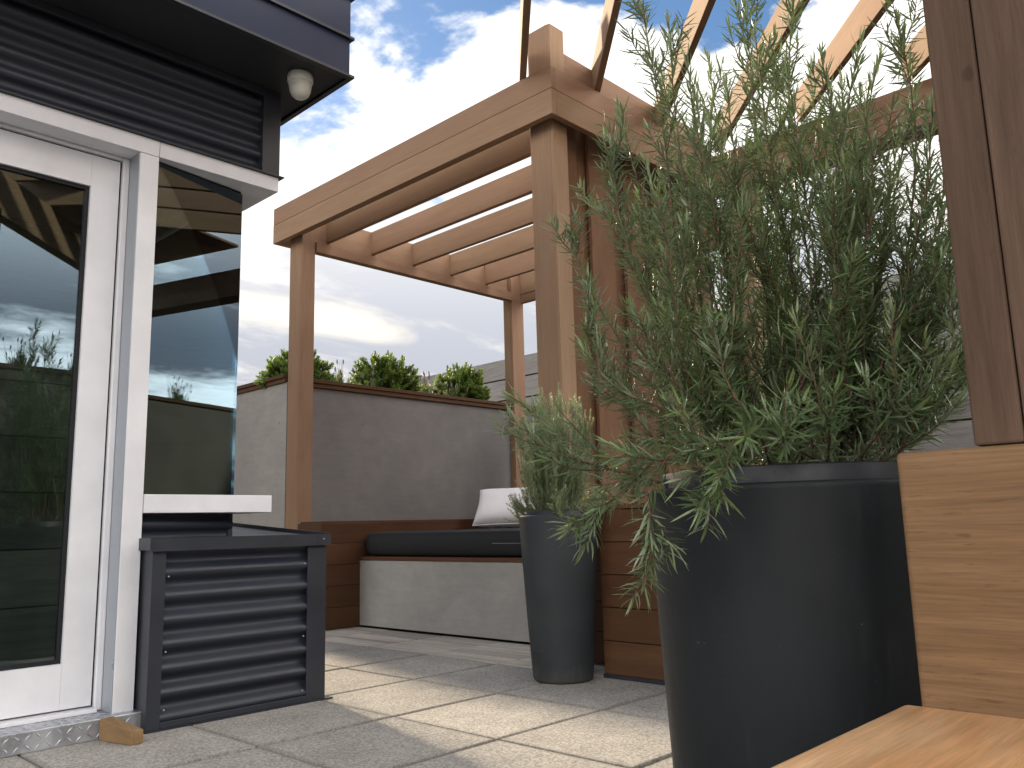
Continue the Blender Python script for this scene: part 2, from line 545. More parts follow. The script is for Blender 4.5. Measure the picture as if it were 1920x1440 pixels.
def corrugated(name, mat, p0, p1, z0, z1, pitch, amp, out, parent, phase=0.0, sharp=0.6):
    """horizontal corrugations: wave in z, running from plan point p0 to p1; out = outward plan normal"""
    n = max(24, int((z1 - z0) / pitch * 16))
    bm = bmesh.new()
    prev = None
    mx, my = (p0[0] + p1[0]) / 2, (p0[1] + p1[1]) / 2
    for i in range(n + 1):
        z = z0 + (z1 - z0) * i / n
        s = math.sin(2 * math.pi * (z - z0) / pitch + phase)
        d = amp * math.copysign(abs(s) ** sharp, s)
        a = bm.verts.new((p0[0] + out[0] * d, p0[1] + out[1] * d, z))
        c = bm.verts.new((p1[0] + out[0] * d, p1[1] + out[1] * d, z))
        if prev:
            bm.faces.new((prev[0], prev[1], c, a))
        prev = (a, c)
    o = bm_obj(name, bm, mat, parent, (mx, my, z0), smooth_shade=True)
    return o


def lathe(name, mat, prof, c, parent=None, n=72, smooth_shade=True):
    bm = bmesh.new()
    rings = []
    for (rad, z) in prof:
        if rad < 1e-5:
            rings.append([bm.verts.new((c[0], c[1], c[2] + z))])
        else:
            rings.append([bm.verts.new((c[0] + rad * math.cos(2 * math.pi * k / n), c[1] + rad * math.sin(2 * math.pi * k / n), c[2] + z)) for k in range(n)])
    for a, b in zip(rings, rings[1:]):
        for k in range(n):
            k2 = (k + 1) % n
            if len(a) == 1 and len(b) == 1:
                continue
            if len(a) == 1:
                bm.faces.new((a[0], b[k2], b[k]))
            elif len(b) == 1:
                bm.faces.new((a[k], a[k2], b[0]))
            else:
                bm.faces.new((a[k], a[k2], b[k2], b[k]))
    bmesh.ops.recalc_face_normals(bm, faces=bm.faces[:])
    return bm_obj(name, bm, mat, parent, c, smooth_shade=smooth_shade)


# ------------------------------------------------------------------ ground and paving
bm = bmesh.new()
bmesh.ops.create_grid(bm, x_segments=1, y_segments=1, size=400)
structure(bm_obj('ground', bm, GROUND_M)).location.z = -0.09

bm = bmesh.new()
bm_box(bm, (-3.2, -5.0, -0.07), (6.9, 8.2, -0.018))
floor = structure(bm_obj('terrace_floor', bm, STRIP_M))
TX, TY, TS = 1.86305, 2.38567, 0.5
paver_meshes = [box_mesh('paver', (TS - 0.007, TS - 0.017, 0.045), 0, 0.0035, 2) for _ in range(3)]
for me in paver_meshes:
    me.materials.append(PAVER)
for i in range(-5, 2):
    for j in range(-7, 6):
        x0, y0 = TX + TS * i, TY + TS * j
        o = place('paver', random.choice(paver_meshes), None, floor, (x0 + TS / 2, y0 + TS / 2, -0.0225 + random.uniform(-0.0012, 0.0012)))
        o.rotation_euler = (random.uniform(-0.002, 0.002), random.uniform(-0.002, 0.002), random.uniform(-0.002, 0.002))
# strip of narrow pale boards along the daybed
BW = 0.0664
for j in range(-1, 5):
    y0 = TY + TS * j
    gap = 0.018 if j == 2 else 0.004
    for k in range(8):
        xa = TX + 2 * TS + 0.003 + BW * k
        o = bx('deck_board', WOOD_DECK, (xa, y0 + 0.004, -0.045), (xa + BW - 0.003, y0 + TS - gap, random.uniform(-0.001, 0.001)), floor, 1, 0.002)

# ------------------------------------------------------------------ building
bld = thing('building', (1.2, 3.0, 0), 'dark corrugated pavilion with silver door and window frames on the left', 'building')
WY = 2.90
# upper wall, roof edge
corrugated('wall_panel', CHARCOAL, (-3.0, WY + 0.022), (1.615, WY + 0.022), 2.046, 2.408, 0.074, 0.012, (0, -1), bld, 1.2)
bx('corner_trim', CHARCOAL_TRIM, (1.613, WY - 0.002, 2.043), (1.690, WY + 0.09, 2.409), bld, 2, 0.002)
bx('drip_flashing', CHARCOAL_TRIM, (-3.0, WY - 0.014, 2.0405), (1.706, WY + 0.10, 2.0455), bld, 0, 0.001)
bx('wall_trim', CHARCOAL_TRIM, (-3.0, WY - 0.004, 2.375), (1.613, WY + 0.012, 2.408), bld, 0, 0.002)
bx('soffit', SOFFIT_M, (-3.0, 2.604, 2.410), (1.806, 4.45, 2.44), bld, 0, 0.0)
bx('roof_fascia', FASCIA_M, (-3.0, 2.590, 2.402), (1.812, 2.6035, 2.565), bld, 0, 0.001)
bx('roof_fascia', FASCIA_M, (-3.0, 2.588, 2.577), (1.814, 2.6035, 2.742), bld, 0, 0.001)
bx('roof_fascia', FASCIA_M, (-3.0, 2.590, 2.752), (1.812, 2.6035, 2.93), bld, 0, 0.001)
bx('roof_fascia', FASCIA_M, (1.8065, 2.604, 2.402), (1.8125, 4.45, 2.565), bld, 1, 0.001)
bx('roof_fascia', FASCIA_M, (1.8065, 2.604, 2.577), (1.8145, 4.45, 2.742), bld, 1, 0.001)
bx('roof_fascia', FASCIA_M, (1.8065, 2.604, 2.752), (1.8125, 4.45, 2.93), bld, 1, 0.001)
for z in (2.3985, 2.5650, 2.7425):
    o = bx('drip_edge', CHARCOAL_TRIM, (-3.0, 2.578, z), (1.828, 2.6035, z + 0.011), bld, 0, 0.001)
    o = bx('drip_edge', CHARCOAL_TRIM, (1.8065, 2.604, z), (1.828, 4.45, z + 0.011), bld, 1, 0.001)
bx('roof_deck', SOFFIT_M, (-3.0, 2.606, 2.445), (1.804, 4.45, 2.92), bld, 0, 0.0)
# silver head beam, mullion, jambs
bx('head_beam', ALU, (-3.0, WY, 1.980), (1.2035, 3.075, 2.040), bld, 0, 0.0015)
bx('head_beam', ALU, (1.2055, WY + 0.001, 1.981), (1.688, 3.175, 2.040), bld, 0, 0.0015)
bx('mullion', ALU, (1.137, WY + 0.002, 0.062), (1.204, 3.06, 1.9795), bld, 2, 0.002)
DY = 3.00
bx('door_jamb', ALU, (1.1125, DY - 0.012, 0.066), (1.1355, DY + 0.07, 1.979), bld, 2, 0.004)
bx('jamb_seal', GASKET, (1.1060, DY + 0.006, 0.080), (1.1120, DY + 0.05, 1.963), bld, 2, 0.0)
bx('jamb_return', ALU_DARK, (1.1342, 2.905, 0.066), (1.1366, 2.984, 1.979), bld, 2, 0.0)
bx('jamb_seal', GASKET, (1.1358, DY - 0.004, 0.066), (1.1368, DY + 0.05, 1.979), bld, 2, 0.0)
bx('door_head', ALU, (-0.6, DY - 0.010, 1.967), (1.1120, DY + 0.07, 1.979), bld, 0, 0.003)
bx('jamb_seal', GASKET, (-0.6, DY + 0.006, 1.9625), (1.1055, DY + 0.05, 1.9668), bld, 0, 0.0)
bx('wall_panel', ROOM_M, (-3.0, DY + 0.09, 1.990), (1.56, DY + 0.12, 2.40), bld, 0, 0.0)
bx('threshold', ALU, (-0.6, DY - 0.040, 0.0655), (1.1120, DY + 0.07, 0.078), bld, 0, 0.002)
# door leaf
bm = bmesh.new()
bm_box(bm, (1.0095, DY, 0.084), (1.1055, DY + 0.045, 1.962))
bm_box(bm, (-0.02, DY, 0.084), (0.080, DY + 0.045, 1.962))
bm_box(bm, (0.0805, DY + 0.0008, 1.8455), (1.009, DY + 0.045, 1.9615))
bm_box(bm, (0.0805, DY + 0.0008, 0.084), (1.009, DY + 0.045, 0.2250))
door = bm_obj('door', bm, ALU, bld, (0.55, DY, 0.08))
bx('pane', GLASS, (0.095, DY + 0.020, 0.237), (0.997, DY + 0.024, 1.833), door, 0, 0.0)
bm = bmesh.new()
for lo, hi in (((0.0805, DY + 0.012, 0.2255), (0.0955, DY + 0.032, 1.845)), ((0.9965, DY + 0.012, 0.2255), (1.0092, DY + 0.032, 1.845)),
               ((0.0956, DY + 0.012, 0.2255), (0.9964, DY + 0.032, 0.2375)), ((0.0956, DY + 0.012, 1.8325), (0.9964, DY + 0.032, 1.845))):
    bm_box(bm, lo, hi)
bm_obj('gasket', bm, GASKET, door, (0.55, DY, 0.2))
# second door panel out of the frame on the left
bx('side_panel', ALU, (-3.0, DY, 0.07), (-0.03, DY + 0.05, 1.96), bld, 2, 0.002)
# corner window: pane runs back from the mullion to a frameless corner
A, B = Vector((1.2065, 2.935)), Vector((1.584, 2.998))


def wall_slab(name, mat, a, b, z0, z1, th, parent):
    d = (b - a).normalized(); nrm = Vector((-d.y, d.x))
    pts = [a, b, b + nrm * th, a + nrm * th]
    return prism(name, mat, [(q.x, q.y) for q in pts], z0, z1, parent, 0.0)


win = wall_slab('window', GASKET, A, Vector((1.5765, 2.9968)), 1.972, 1.9795, 0.03, bld)
wall_slab('pane', GLASS, A, B, 0.7635, 1.9715, 0.008, win)
prism('pane', GLASS, [(1.584, 3.0075), (1.584, 4.2), (1.576, 4.2), (1.576, 3.0075)], 0.7635, 1.9715, win, 0.0)
bx('sill', ALU, (1.2055, WY - 0.004, 0.700), (1.686, 3.10, 0.763), win, 0, 0.0015)
corrugated('wall_panel', CHARCOAL, (A.x, A.y + 0.012), (B.x, B.y + 0.012), 0.05, 0.699, 0.069, 0.010, (0.16, -0.98), bld, 2.6)
bx('wall_panel', CHARCOAL, (1.572, 3.012, 0.03), (1.590, 4.2, 0.699), bld, 1, 0.0)
bx('wall_panel', CHARCOAL, (1.572, 4.202, 0.03), (1.600, 4.298, 2.405), bld, 1, 0.0)
bx('head_beam', ALU, (1.56, 3.176, 1.9815), (1.687, 4.3, 2.0395), bld, 1, 0.001)
bx('wall_panel', CHARCOAL, (1.60, WY + 0.092, 2.046), (1.689, 4.3, 2.409), bld, 1, 0.0)
bx('sun_block_wall', CHARCOAL, (1.70, 6.0, 0.0), (2.53, 6.35, 4.1), bld, 0, 0.0)  # unseen block added to keep the sun off the pot and bench
# dim room behind the glass
bx('room_floor', ROOM_M, (-3.0, DY + 0.08, 0.03), (1.57, 4.3, 0.062), bld, 0, 0.0)
bx('room_wall', ROOM_M, (-3.0, 4.30, 0.03), (1.60, 4.36, 2.405), bld, 0, 0.0)
for k in range(9):
    xk = -2.9 + 0.5 * k
    bx('ceiling_board', WOOD, (xk, DY + 0.125, 2.385), (xk + 0.49, 4.29, 2.403), bld, 1, 0.002)
for k in range(9):
    bx('wall_board', WOOD_DECK, (-2.99, 4.272, 0.07 + 0.255 * k), (1.565, 4.295, 0.07 + 0.255 * k + 0.248), bld, 0, 0.003)
bx('room_wall', ROOM_M, (-3.06, DY + 0.08, 0.03), (-3.0, 4.3, 2.405), bld, 1, 0.0)

# dome fixture under the eave
lamp = thing('dome_light', (1.668, 2.718, 2.41), 'small white dome fixture hanging under the dark roof overhang', 'light fixture')
lathe('base', LAMP_M, [(0.0000, 0.0000), (0.0468, 0.0000), (0.0495, -0.0054), (0.0504, -0.0270), (0.0477, -0.0360), (0.0450, -0.0378), (0.0000, -0.0378)], (1.668, 2.718, 2.4095), lamp, 40)
lathe('dome', LAMP_M, [(0.0446, -0.0383), (0.0441, -0.0522), (0.0428, -0.0536), (0.0428, -0.0549), (0.0414, -0.0684), (0.0351, -0.0846), (0.0234, -0.0963), (0.0108, -0.1013), (0.0000, -0.1022)], (1.668, 2.718, 2.4095), lamp, 40)

# threshold step of tread plate
step = thing('door_step', (0.4, 2.95, 0), 'low step of raised-lug metal tread plate below the glass door', 'step')
bx('plate', TREAD_M, (-0.8, 2.862, 0.0005), (1.218, 3.034, 0.0648), step, 0, 0.004)
bm = bmesh.new()


def lug(bm, c, ang, normal_up):
    L, W, H = 0.030, 0.0065, 0.0022
    ca, sa = math.cos(ang), math.sin(ang)
    base = [(-L / 2, 0), (0, -W / 2), (L / 2, 0), (0, W / 2)]
    vs = []
    for a, b in base:
        p = (a * ca - b * sa, a * sa + b * ca)
        vs.append(bm.verts.new((c[0] + p[0], c[1] + p[1], c[2]) if normal_up else (c[0] + p[0], c[1], c[2] + p[1])))
    tops = []
    for t in (-0.28, 0.28):
        p = (t * L * ca, t * L * sa)
        tops.append(bm.verts.new((c[0] + p[0], c[1] + p[1], c[2] + H) if normal_up else (c[0] + p[0], c[1] - H, c[2] + p[1])))
    a, b = tops
    for q in ((vs[0], vs[1], a), (vs[1], b, a), (vs[1], vs[2], b), (vs[2], vs[3], b), (vs[3], a, b), (vs[3], vs[0], a)):
        bm.faces.new(q)


for ix in range(60):
    for iy in range(6):
        x = 0.36 + ix * 0.0145 * 1.0
        y = 2.874 + iy * 0.0275
        if (ix + 2 * iy) % 2 == 0 and x < 1.20:
            lug(bm, (x, y, 0.0647), math.radians(45 if (ix // 2 + iy) % 2 else -45), True)
    for iz in range(2):
        x = 0.36 + ix * 0.0145
        if ix % 2 == 0 and x < 1.20:
            lug(bm, (x, 2.8621, 0.018 + iz * 0.028), math.radians(45 if (ix // 2 + iz) % 2 else -45), False)
bmesh.ops.recalc_face_normals(bm, faces=bm.faces[:])
lg = bm_obj('tread_lugs', bm, TREAD_M, step, (0.8, 2.95, 0.065))
lg['kind'] = 'stuff'

# wooden wedge
bm = bmesh.new()
P = [Vector((1.078, 2.850)), Vector((1.118, 2.700)), Vector((1.156, 2.702)), Vector((1.124, 2.853))]
hts = [0.067, 0.043, 0.043, 0.067]
lo = [bm.verts.new((p.x, p.y, 0.0005)) for p in P]
hi = [bm.verts.new((p.x, p.y, h)) for p, h in zip(P, hts)]
bm.faces.new(lo[::-1]); bm.faces.new(hi)
for k in range(4):
    bm.faces.new((lo[k], lo[(k + 1) % 4], hi[(k + 1) % 4], hi[k]))
bmesh.ops.recalc_face_normals(bm, faces=bm.faces[:])
bmesh.ops.bevel(bm, geom=bm.edges[:], offset=0.004, segments=2, profile=0.5, affect='EDGES')
tag(bm_obj('door_wedge', bm, WOOD_WEDGE, None, (1.11, 2.77, 0), axis=1), 'worn wooden wedge lying against the metal door step', 'door wedge')

# corrugated metal box
mb = thing('metal_planter_box', (1.55, 2.95, 0), 'charcoal corrugated metal box with a flashed lid under the corner window', 'metal box')
FX0, FX1, FY = 1.212, 1.885, 2.826
corrugated('corrugated_panel', CHARCOAL, (FX0 + 0.03, FY + 0.016), (FX1 - 0.06, FY + 0.016), 0.024, 0.585, 0.0775, 0.0150, (0, -1), mb, 0.6, 1.0)
prism('corner_post', CHARCOAL_TRIM, [(FX0, FY), (FX0 + 0.046, FY), (FX0 + 0.046, FY + 0.004), (FX0 + 0.004, FY + 0.004), (FX0 + 0.004, FY + 0.10), (FX0, FY + 0.10)], 0.004, 0.582, mb, 0.0006)
prism('corner_post', CHARCOAL_TRIM, [(FX1 - 0.082, FY), (FX1, FY), (FX1, FY + 0.12), (FX1 - 0.004, FY + 0.12), (FX1 - 0.004, FY + 0.004), (FX1 - 0.082, FY + 0.004)], 0.004, 0.582, mb, 0.0006)
bx('side_panel', CHARCOAL, (FX0 + 0.006, FY + 0.02, 0.004), (FX0 + 0.012, 2.90, 0.58), mb, 1, 0.0)
bx('side_panel', CHARCOAL, (FX1 - 0.014, FY + 0.02, 0.004), (FX1 - 0.006, 3.56, 0.58), mb, 1, 0.0)
bx('base_flange', CHARCOAL_TRIM, (FX0 - 0.002, FY - 0.010, 0.001), (FX1 + 0.030, FY + 0.10, 0.0055), mb, 0, 0.0)
bx('base_rail', CHARCOAL_TRIM, (FX0 + 0.046, FY - 0.002, 0.006), (FX1 - 0.082, FY + 0.006, 0.026), mb, 0, 0.001)
# lid: front lip plus a sheet that rises towards the back and wraps round the window corner
bm = bmesh.new()
L0, L1, LF = FX0 - 0.012, FX1 + 0.006, FY - 0.012


def lidz(y):
    return 0.600 + (y - LF) * 0.075


plan = [(L0, LF), (L1, LF), (L1, 3.575), (1.594, 3.575), (1.594, 3.004), (L0, 2.935)]
top = [bm.verts.new((p[0], p[1], lidz(p[1]))) for p in plan]
bot = [bm.verts.new((p[0], p[1], lidz(p[1]) - 0.004)) for p in plan]
bm.faces.new(top); bm.faces.new(bot[::-1])
for k in range(len(plan)):
    k2 = (k + 1) % len(plan)
    bm.faces.new((bot[k], bot[k2], top[k2], top[k]))
lid = bm_obj('lid', bm, CHARCOAL_TRIM, mb, (1.55, 2.9, 0.6))
bm = bmesh.new()
bm_box(bm, (L0 - 0.001, LF - 0.004, 0.574), (L1 + 0.001, LF - 0.0005, 0.614))
bm_box(bm, (L0 - 0.004, LF - 0.004, 0.576), (L0 - 0.0012, 2.905, 0.616))
bm_box(bm, (L0 - 0.001, LF - 0.009, 0.5715), (L1 + 0.004, LF - 0.0045, 0.5760))
bm_box(bm, (L1 - 0.055, LF - 0.0052, 0.5765), (L1 + 0.002, LF - 0.0042, 0.6140))
bm_obj('lip', bm, CHARCOAL_TRIM, lid, (1.55, LF, 0.59))
bm = bmesh.new()
v = [bm.verts.new(q) for q in ((L1 - 0.002, LF, 0.585), (L1 + 0.002, LF, 0.585), (L1 + 0.002, 3.575, 0.637), (L1 - 0.002, 3.575, 0.637),
                               (L1 - 0.002, LF, 0.616), (L1 + 0.002, LF, 0.616), (L1 + 0.002, 3.575, 0.672), (L1 - 0.002, 3.575, 0.672))]
for q in ((0, 1, 5, 4), (1, 2, 6, 5), (2, 3, 7, 6), (3, 0, 4, 7), (4, 5, 6, 7), (3, 2, 1, 0)):
    bm.faces.new([v[k] for k in q])
bmesh.ops.recalc_face_normals(bm, faces=bm.faces[:])
bm_obj('lip', bm, CHARCOAL_TRIM, lid, (L1, 3.2, 0.62))
screw_me = None
for (sx, sz) in ((FX1 - 0.093, 0.505), (FX1 - 0.095, 0.24), (FX1 - 0.095, 0.046), (FX0 + 0.058, 0.487), (FX0 + 0.058, 0.245), (FX0 + 0.060, 0.062), (L1 - 0.030, 0.5945)):
    yy = FY - 0.0005 if sz < 0.55 else LF - 0.0062
    o = lathe('screw', SCREW_M, [(0.0, 0.003), (0.002, 0.0026), (0.0034, 0.0010), (0.0036, 0.0)], (sx, yy + 0.004 if sz < 0.55 else yy, sz), mb, 10)
    o.rotation_euler = (math.pi / 2, 0, 0)

# ------------------------------------------------------------------ daybed pergola
XP, YP = 3.098, 4.984
perg = thing('daybed_pergola', (XP, YP, 0), 'tall brown wooden pergola with flat slats standing over the corner daybed', 'pergola')


def post(lo, hi, parent, trim_x, trim_y, mat=WOOD):
    o = bx('post', mat, lo, hi, parent, 2, 0.004)
    return o


# each post: core board on the left face and a cover board on the right one, with the groove between
def clad_post(x0, x1, y0, y1, z0, z1, parent, mat=WOOD):
    p = bx('post', mat, (x0, y0 + 0.0190, z0), (x1, y1, z1), parent, 2, 0.0015)
    bx('cover_board', mat, (x0 + 0.001, y0, z0 + 0.001), (x1 - 0.002, y0 + 0.0186, z1 - 0.003), p, 2, 0.0015)
    return p


clad_post(XP, 3.206, YP, 5.141, 0.55, 2.905, perg, WOOD)
clad_post(XP, 3.212, 2.632, 2.790, 0.55, 3.236, perg, WOOD)
clad_post(5.218, 5.369, YP, 5.086, 0.40, 2.905, perg, WOOD)
clad_post(5.218, 5.369, 2.632, 2.735, 0.40, 2.905, perg, WOOD)
# fascia boards
FXA = 3.018
bx('fascia_board', WOOD, (FXA, 2.566, 2.672), (FXA + 0.038, 5.245, 2.8105), perg, 1, 0.003)
bx('fascia_board', WOOD, (FXA + 0.001, 2.5665, 2.8125), (FXA + 0.038, 5.245, 2.936), perg, 1, 0.003)
bx('fascia_board', WOOD, (FXA + 0.0385, 2.566, 2.672), (4.60, 2.604, 2.8105), perg, 0, 0.003)
bx('fascia_board', WOOD, (FXA + 0.0385, 2.567, 2.8125), (4.60, 2.604, 2.936), perg, 0, 0.003)
bx('inner_beam', WOOD, (3.214, 2.640, 2.930), (4.60, 2.680, 3.112), perg, 0, 0.003)
bx('inner_beam', WOOD, (3.060, 2.792, 2.69), (3.097, 4.982, 2.86), perg, 1, 0.003)
bx('fascia_board', WOOD, (FXA + 0.0385, 5.207, 2.672), (5.45, 5.245, 2.936), perg, 0, 0.003)
# ledger and blocking on the far side
bx('ledger', WOOD, (3.208, YP - 0.018, 2.588), (5.216, YP + 0.030, 2.664), perg, 0, 0.003)
bx('blocking', WOOD, (3.208, YP + 0.040, 2.666), (5.216, YP + 0.075, 2.876), perg, 0, 0.003)
bx('ledger', WOOD, (5.335, 2.737, 2.588), (5.375, 4.982, 2.664), perg, 1, 0.003)
bx('ledger', WOOD, (5.331, 2.737, 2.667), (5.369, 4.982, 2.90), perg, 1, 0.003)
bx('ledger', WOOD, (3.214, 2.792, 2.588), (5.216, 2.832, 2.664), perg, 0, 0.003)
for k in range(5):
    xs = 3.319 + 0.4035 * k
    bx('slat', WOOD, (xs, 2.775, 2.696), (xs + 0.036, YP + 0.0395, 2.873), perg, 1, 0.003)

# big diagonal canopy
can = thing('diagonal_pergola', (4.60, 2.0, 0), 'large open pergola whose rafters cross diagonally overhead above the rosemary', 'pergola')
S2 = math.sqrt(0.5)
for k, (c, yend, s0) in enumerate(((0.262, 2.790, 1.25), (0.842, 2.638, 1.25), (1.449, 2.638, 1.25), (2.060, 2.530, 1.25), (2.615, 1.975, 1.25), (3.225, 1.368, 1.25))):
    s1 = 2 * yend + c                                        # x + y at the far end
    L = (s1 - s0) / math.sqrt(2)
    sm = (s0 + s1) / 2
    cx, cy = (sm + c) / 2, (sm - c) / 2
    rbx('rafter', WOOD, (cx, cy, 3.036), (L, 0.036, 0.178), math.radians(45), can, 0, 0.003)
bx('edge_beam', WOOD, (4.602, -1.3, 2.690), (4.640, 2.604, 2.8105), can, 1, 0.003)
bx('edge_beam', WOOD, (4.603, -1.3, 2.8125), (4.640, 2.604, 2.936), can, 1, 0.003)
bx('edge_beam', WOOD, (4.6405, -1.3, 2.700), (4.82, 2.604, 2.90), can, 1, 0.003)
rbx('cross_beam', WOOD, (1.29 + 0.0, 0.31 - 0.02, 2.80), (5.2, 0.09, 0.28), math.radians(-45), can, 0, 0.003)
bx('post', WOOD_POST, (1.2515, 0.2790, 0.7135), (1.41, 0.339, 2.655), can, 2, 0.004)
bx('post', WOOD_POST, (1.2535, 0.115, 0.7135), (1.41, 0.2775, 2.654), can, 2, 0.004)
for k in range(7):
    y0 = -1.29 + 0.205 * k
    bx('roof_board', WOOD, (1.7, y0, 3.128), (4.60, y0 + 0.199, 3.150), can, 0, 0.002)
clad_post(4.62, 4.78, 2.36, 2.52, 0.0, 2.698, can, WOOD)

# upright boarded screen beside the centre post
scr = thing('board_screen', (3.9, 2.72, 0), 'brown privacy screen of overlapping upright boards beside the centre post', 'screen')
xb = 3.168
k = 0
while xb < 4.58:
    front = k % 2 == 0
    w = 0.205
    y0 = 2.705 if front else 2.742
    bx('upright_board', SCREEN_W, (xb, y0, 0.60), (xb + w, y0 + 0.022, 2.926), scr, 2, 0.003)
    xb += 0.155
    k += 1

# boarded base under the screen
base = thing('boarded_plinth', (3.2, 2.0, 0), 'low reddish brown plinth of horizontal boards behind the small tapered pot', 'plinth')
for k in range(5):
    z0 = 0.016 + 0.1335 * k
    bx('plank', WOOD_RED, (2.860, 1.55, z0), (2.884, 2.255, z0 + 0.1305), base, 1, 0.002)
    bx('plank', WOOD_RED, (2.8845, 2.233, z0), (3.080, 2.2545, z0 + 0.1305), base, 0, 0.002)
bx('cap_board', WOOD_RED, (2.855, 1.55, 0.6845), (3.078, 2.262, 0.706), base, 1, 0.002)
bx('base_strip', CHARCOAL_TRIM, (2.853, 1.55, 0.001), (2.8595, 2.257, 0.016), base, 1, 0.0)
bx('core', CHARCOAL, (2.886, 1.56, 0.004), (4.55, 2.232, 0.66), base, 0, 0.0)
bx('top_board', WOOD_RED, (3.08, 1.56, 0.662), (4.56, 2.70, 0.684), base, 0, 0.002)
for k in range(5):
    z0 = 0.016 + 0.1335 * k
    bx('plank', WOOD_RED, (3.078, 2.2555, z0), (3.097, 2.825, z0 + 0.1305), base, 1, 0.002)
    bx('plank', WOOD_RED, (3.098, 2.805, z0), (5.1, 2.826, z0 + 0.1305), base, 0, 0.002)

# ------------------------------------------------------------------ daybed
bed = thing('daybed', (4.2, 3.8, 0), 'built-in corner daybed with a grey cement front and brown plank surround', 'daybed')
bx('front_panel', CONCRETE_LIT, (3.400, 2.828, 0.012), (3.420, 4.704, 0.428), bed, 1, 0.0015)
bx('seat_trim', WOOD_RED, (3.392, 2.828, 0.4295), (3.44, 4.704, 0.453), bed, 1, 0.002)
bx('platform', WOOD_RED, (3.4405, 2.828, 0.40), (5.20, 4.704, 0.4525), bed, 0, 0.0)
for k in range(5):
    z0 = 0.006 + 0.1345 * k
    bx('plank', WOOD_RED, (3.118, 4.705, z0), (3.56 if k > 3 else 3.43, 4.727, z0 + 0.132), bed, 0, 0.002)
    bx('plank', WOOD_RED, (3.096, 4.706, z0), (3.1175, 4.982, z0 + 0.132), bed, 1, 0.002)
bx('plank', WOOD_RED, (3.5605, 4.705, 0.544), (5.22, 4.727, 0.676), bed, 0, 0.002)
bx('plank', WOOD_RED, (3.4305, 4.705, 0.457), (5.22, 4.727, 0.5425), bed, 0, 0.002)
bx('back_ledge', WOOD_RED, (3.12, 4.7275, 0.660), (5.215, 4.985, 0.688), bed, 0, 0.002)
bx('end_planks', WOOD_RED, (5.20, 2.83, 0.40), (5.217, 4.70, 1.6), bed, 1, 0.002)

# mattress: rounded slab with soft crowned top
def mattress():
    x0, x1, y0, y1, z0, z1, R = 3.375, 5.16, 2.86, 4.700, 0.4555, 0.606, 0.15
    def outline(inset):
        pts = []
        a0, a1, b0, b1 = x0 + inset, x1 - inset, y0 + inset, y1 - inset
        rr = [R - inset if R > inset else 0.01, 0.10, 0.10, R - inset]
        corners = [((a0 + rr[3], b1 - rr[3]), rr[3], 90, 180), ((a0 + 0.10, b0 + 0.10), 0.10, 180, 270), ((a1 - 0.1, b0 + 0.1), 0.1, 270, 360), ((a1 - 0.1, b1 - 0.1), 0.1, 0, 90)]
        seq = []
        for (c, rad, s, e) in corners:
            for k in range(13):
                a = math.radians(s + (e - s) * k / 12)
                seq.append((c[0] + rad * math.cos(a), c[1] + rad * math.sin(a)))
        return seq
    bm = bmesh.new()
    rings = []
    h = z1 - z0
    for inset, z in ((0.06, z0), (0.034, z0 + 0.005), (0.012, z0 + 0.022), (0.002, z0 + 0.048), (0.0, z0 + h * 0.55), (0.004, z1 - 0.030), (0.010, z1 - 0.016), (0.0085, z1 - 0.010), (0.013, z1 - 0.005), (0.022, z1 - 0.005), (0.05, z1), (0.13, z1 + 0.006)):
        rings.append([bm.verts.new((p[0], p[1], z)) for p in outline(inset)])
    n = len(rings[0])
    for a, b in zip(rings, rings[1:]):
        for k in range(n):
            bm.faces.new((a[k], a[(k + 1) % n], b[(k + 1) % n], b[k]))
    bm.faces.new(rings[-1]); bm.faces.new(rings[0][::-1])
    bmesh.ops.recalc_face_normals(bm, faces=bm.faces[:])
    return bm


mt = thing('mattress', (4.2, 3.8, 0.466), 'thick charcoal mattress with rounded corner lying on the daybed', 'mattress')
m_o = bm_obj('cover', mattress(), CUSHION_M, mt, (4.2, 3.8, 0.466), smooth_shade=True)
bx('handle_strap', CUSHION_M, (3.368, 2.95, 0.535), (3.374, 3.42, 0.560), mt, 1, 0.002)
bx('zip_seam', SCREW_M, (3.3715, 2.95, 0.5315), (3.3745, 3.42, 0.534), mt, 1, 0.0)


# pillow
def pillow():
    n = 28
    W, H, T = 0.52, 0.34, 0.150
    bm = bmesh.new()
    grid = {}
    for side in (1, -1):
        for i in range(n + 1):
            for j in range(n + 1):
                uu, vv = 2 * i / n - 1, 2 * j / n - 1
                edge = i in (0, n) or j in (0, n)
                if side == -1 and edge:
                    grid[(side, i, j)] = grid[(1, i, j)]
                    continue
                pin = 1 - 0.07 * (1 - abs(uu * vv)) * max(abs(uu), abs(vv)) ** 3
                x, z = uu * W / 2 * (1 - 0.06 * (1 - vv ** 2) * abs(uu) ** 4), vv * H / 2 * (1 - 0.06 * (1 - uu ** 2) * abs(vv) ** 4)
                prof = max(0.0, (1 - uu ** 4) * (1 - vv ** 4)) ** 0.42
                wr = 0.006 * math.sin(9 * uu + 4 * vv) * math.sin(7 * vv - 2 * uu + 1) + 0.008 * math.exp(-((vv + 0.78) / 0.16) ** 2) * math.sin(17 * uu + 1.0)
                y = side * (T / 2 * prof) * (1.0 + 0.25 * (-vv)) - (wr * prof if side == 1 else 0)
                grid[(side, i, j)] = bm.verts.new((x, y, z))
    for side in (1, -1):
        for i in range(n):
            for j in range(n):
                q = [grid[(side, i, j)], grid[(side, i + 1, j)], grid[(side, i + 1, j + 1)], grid[(side, i, j + 1)]]
                bm.faces.new(q if side == -1 else q[::-1])
    bmesh.ops.recalc_face_normals(bm, faces=bm.faces[:])
    return bm


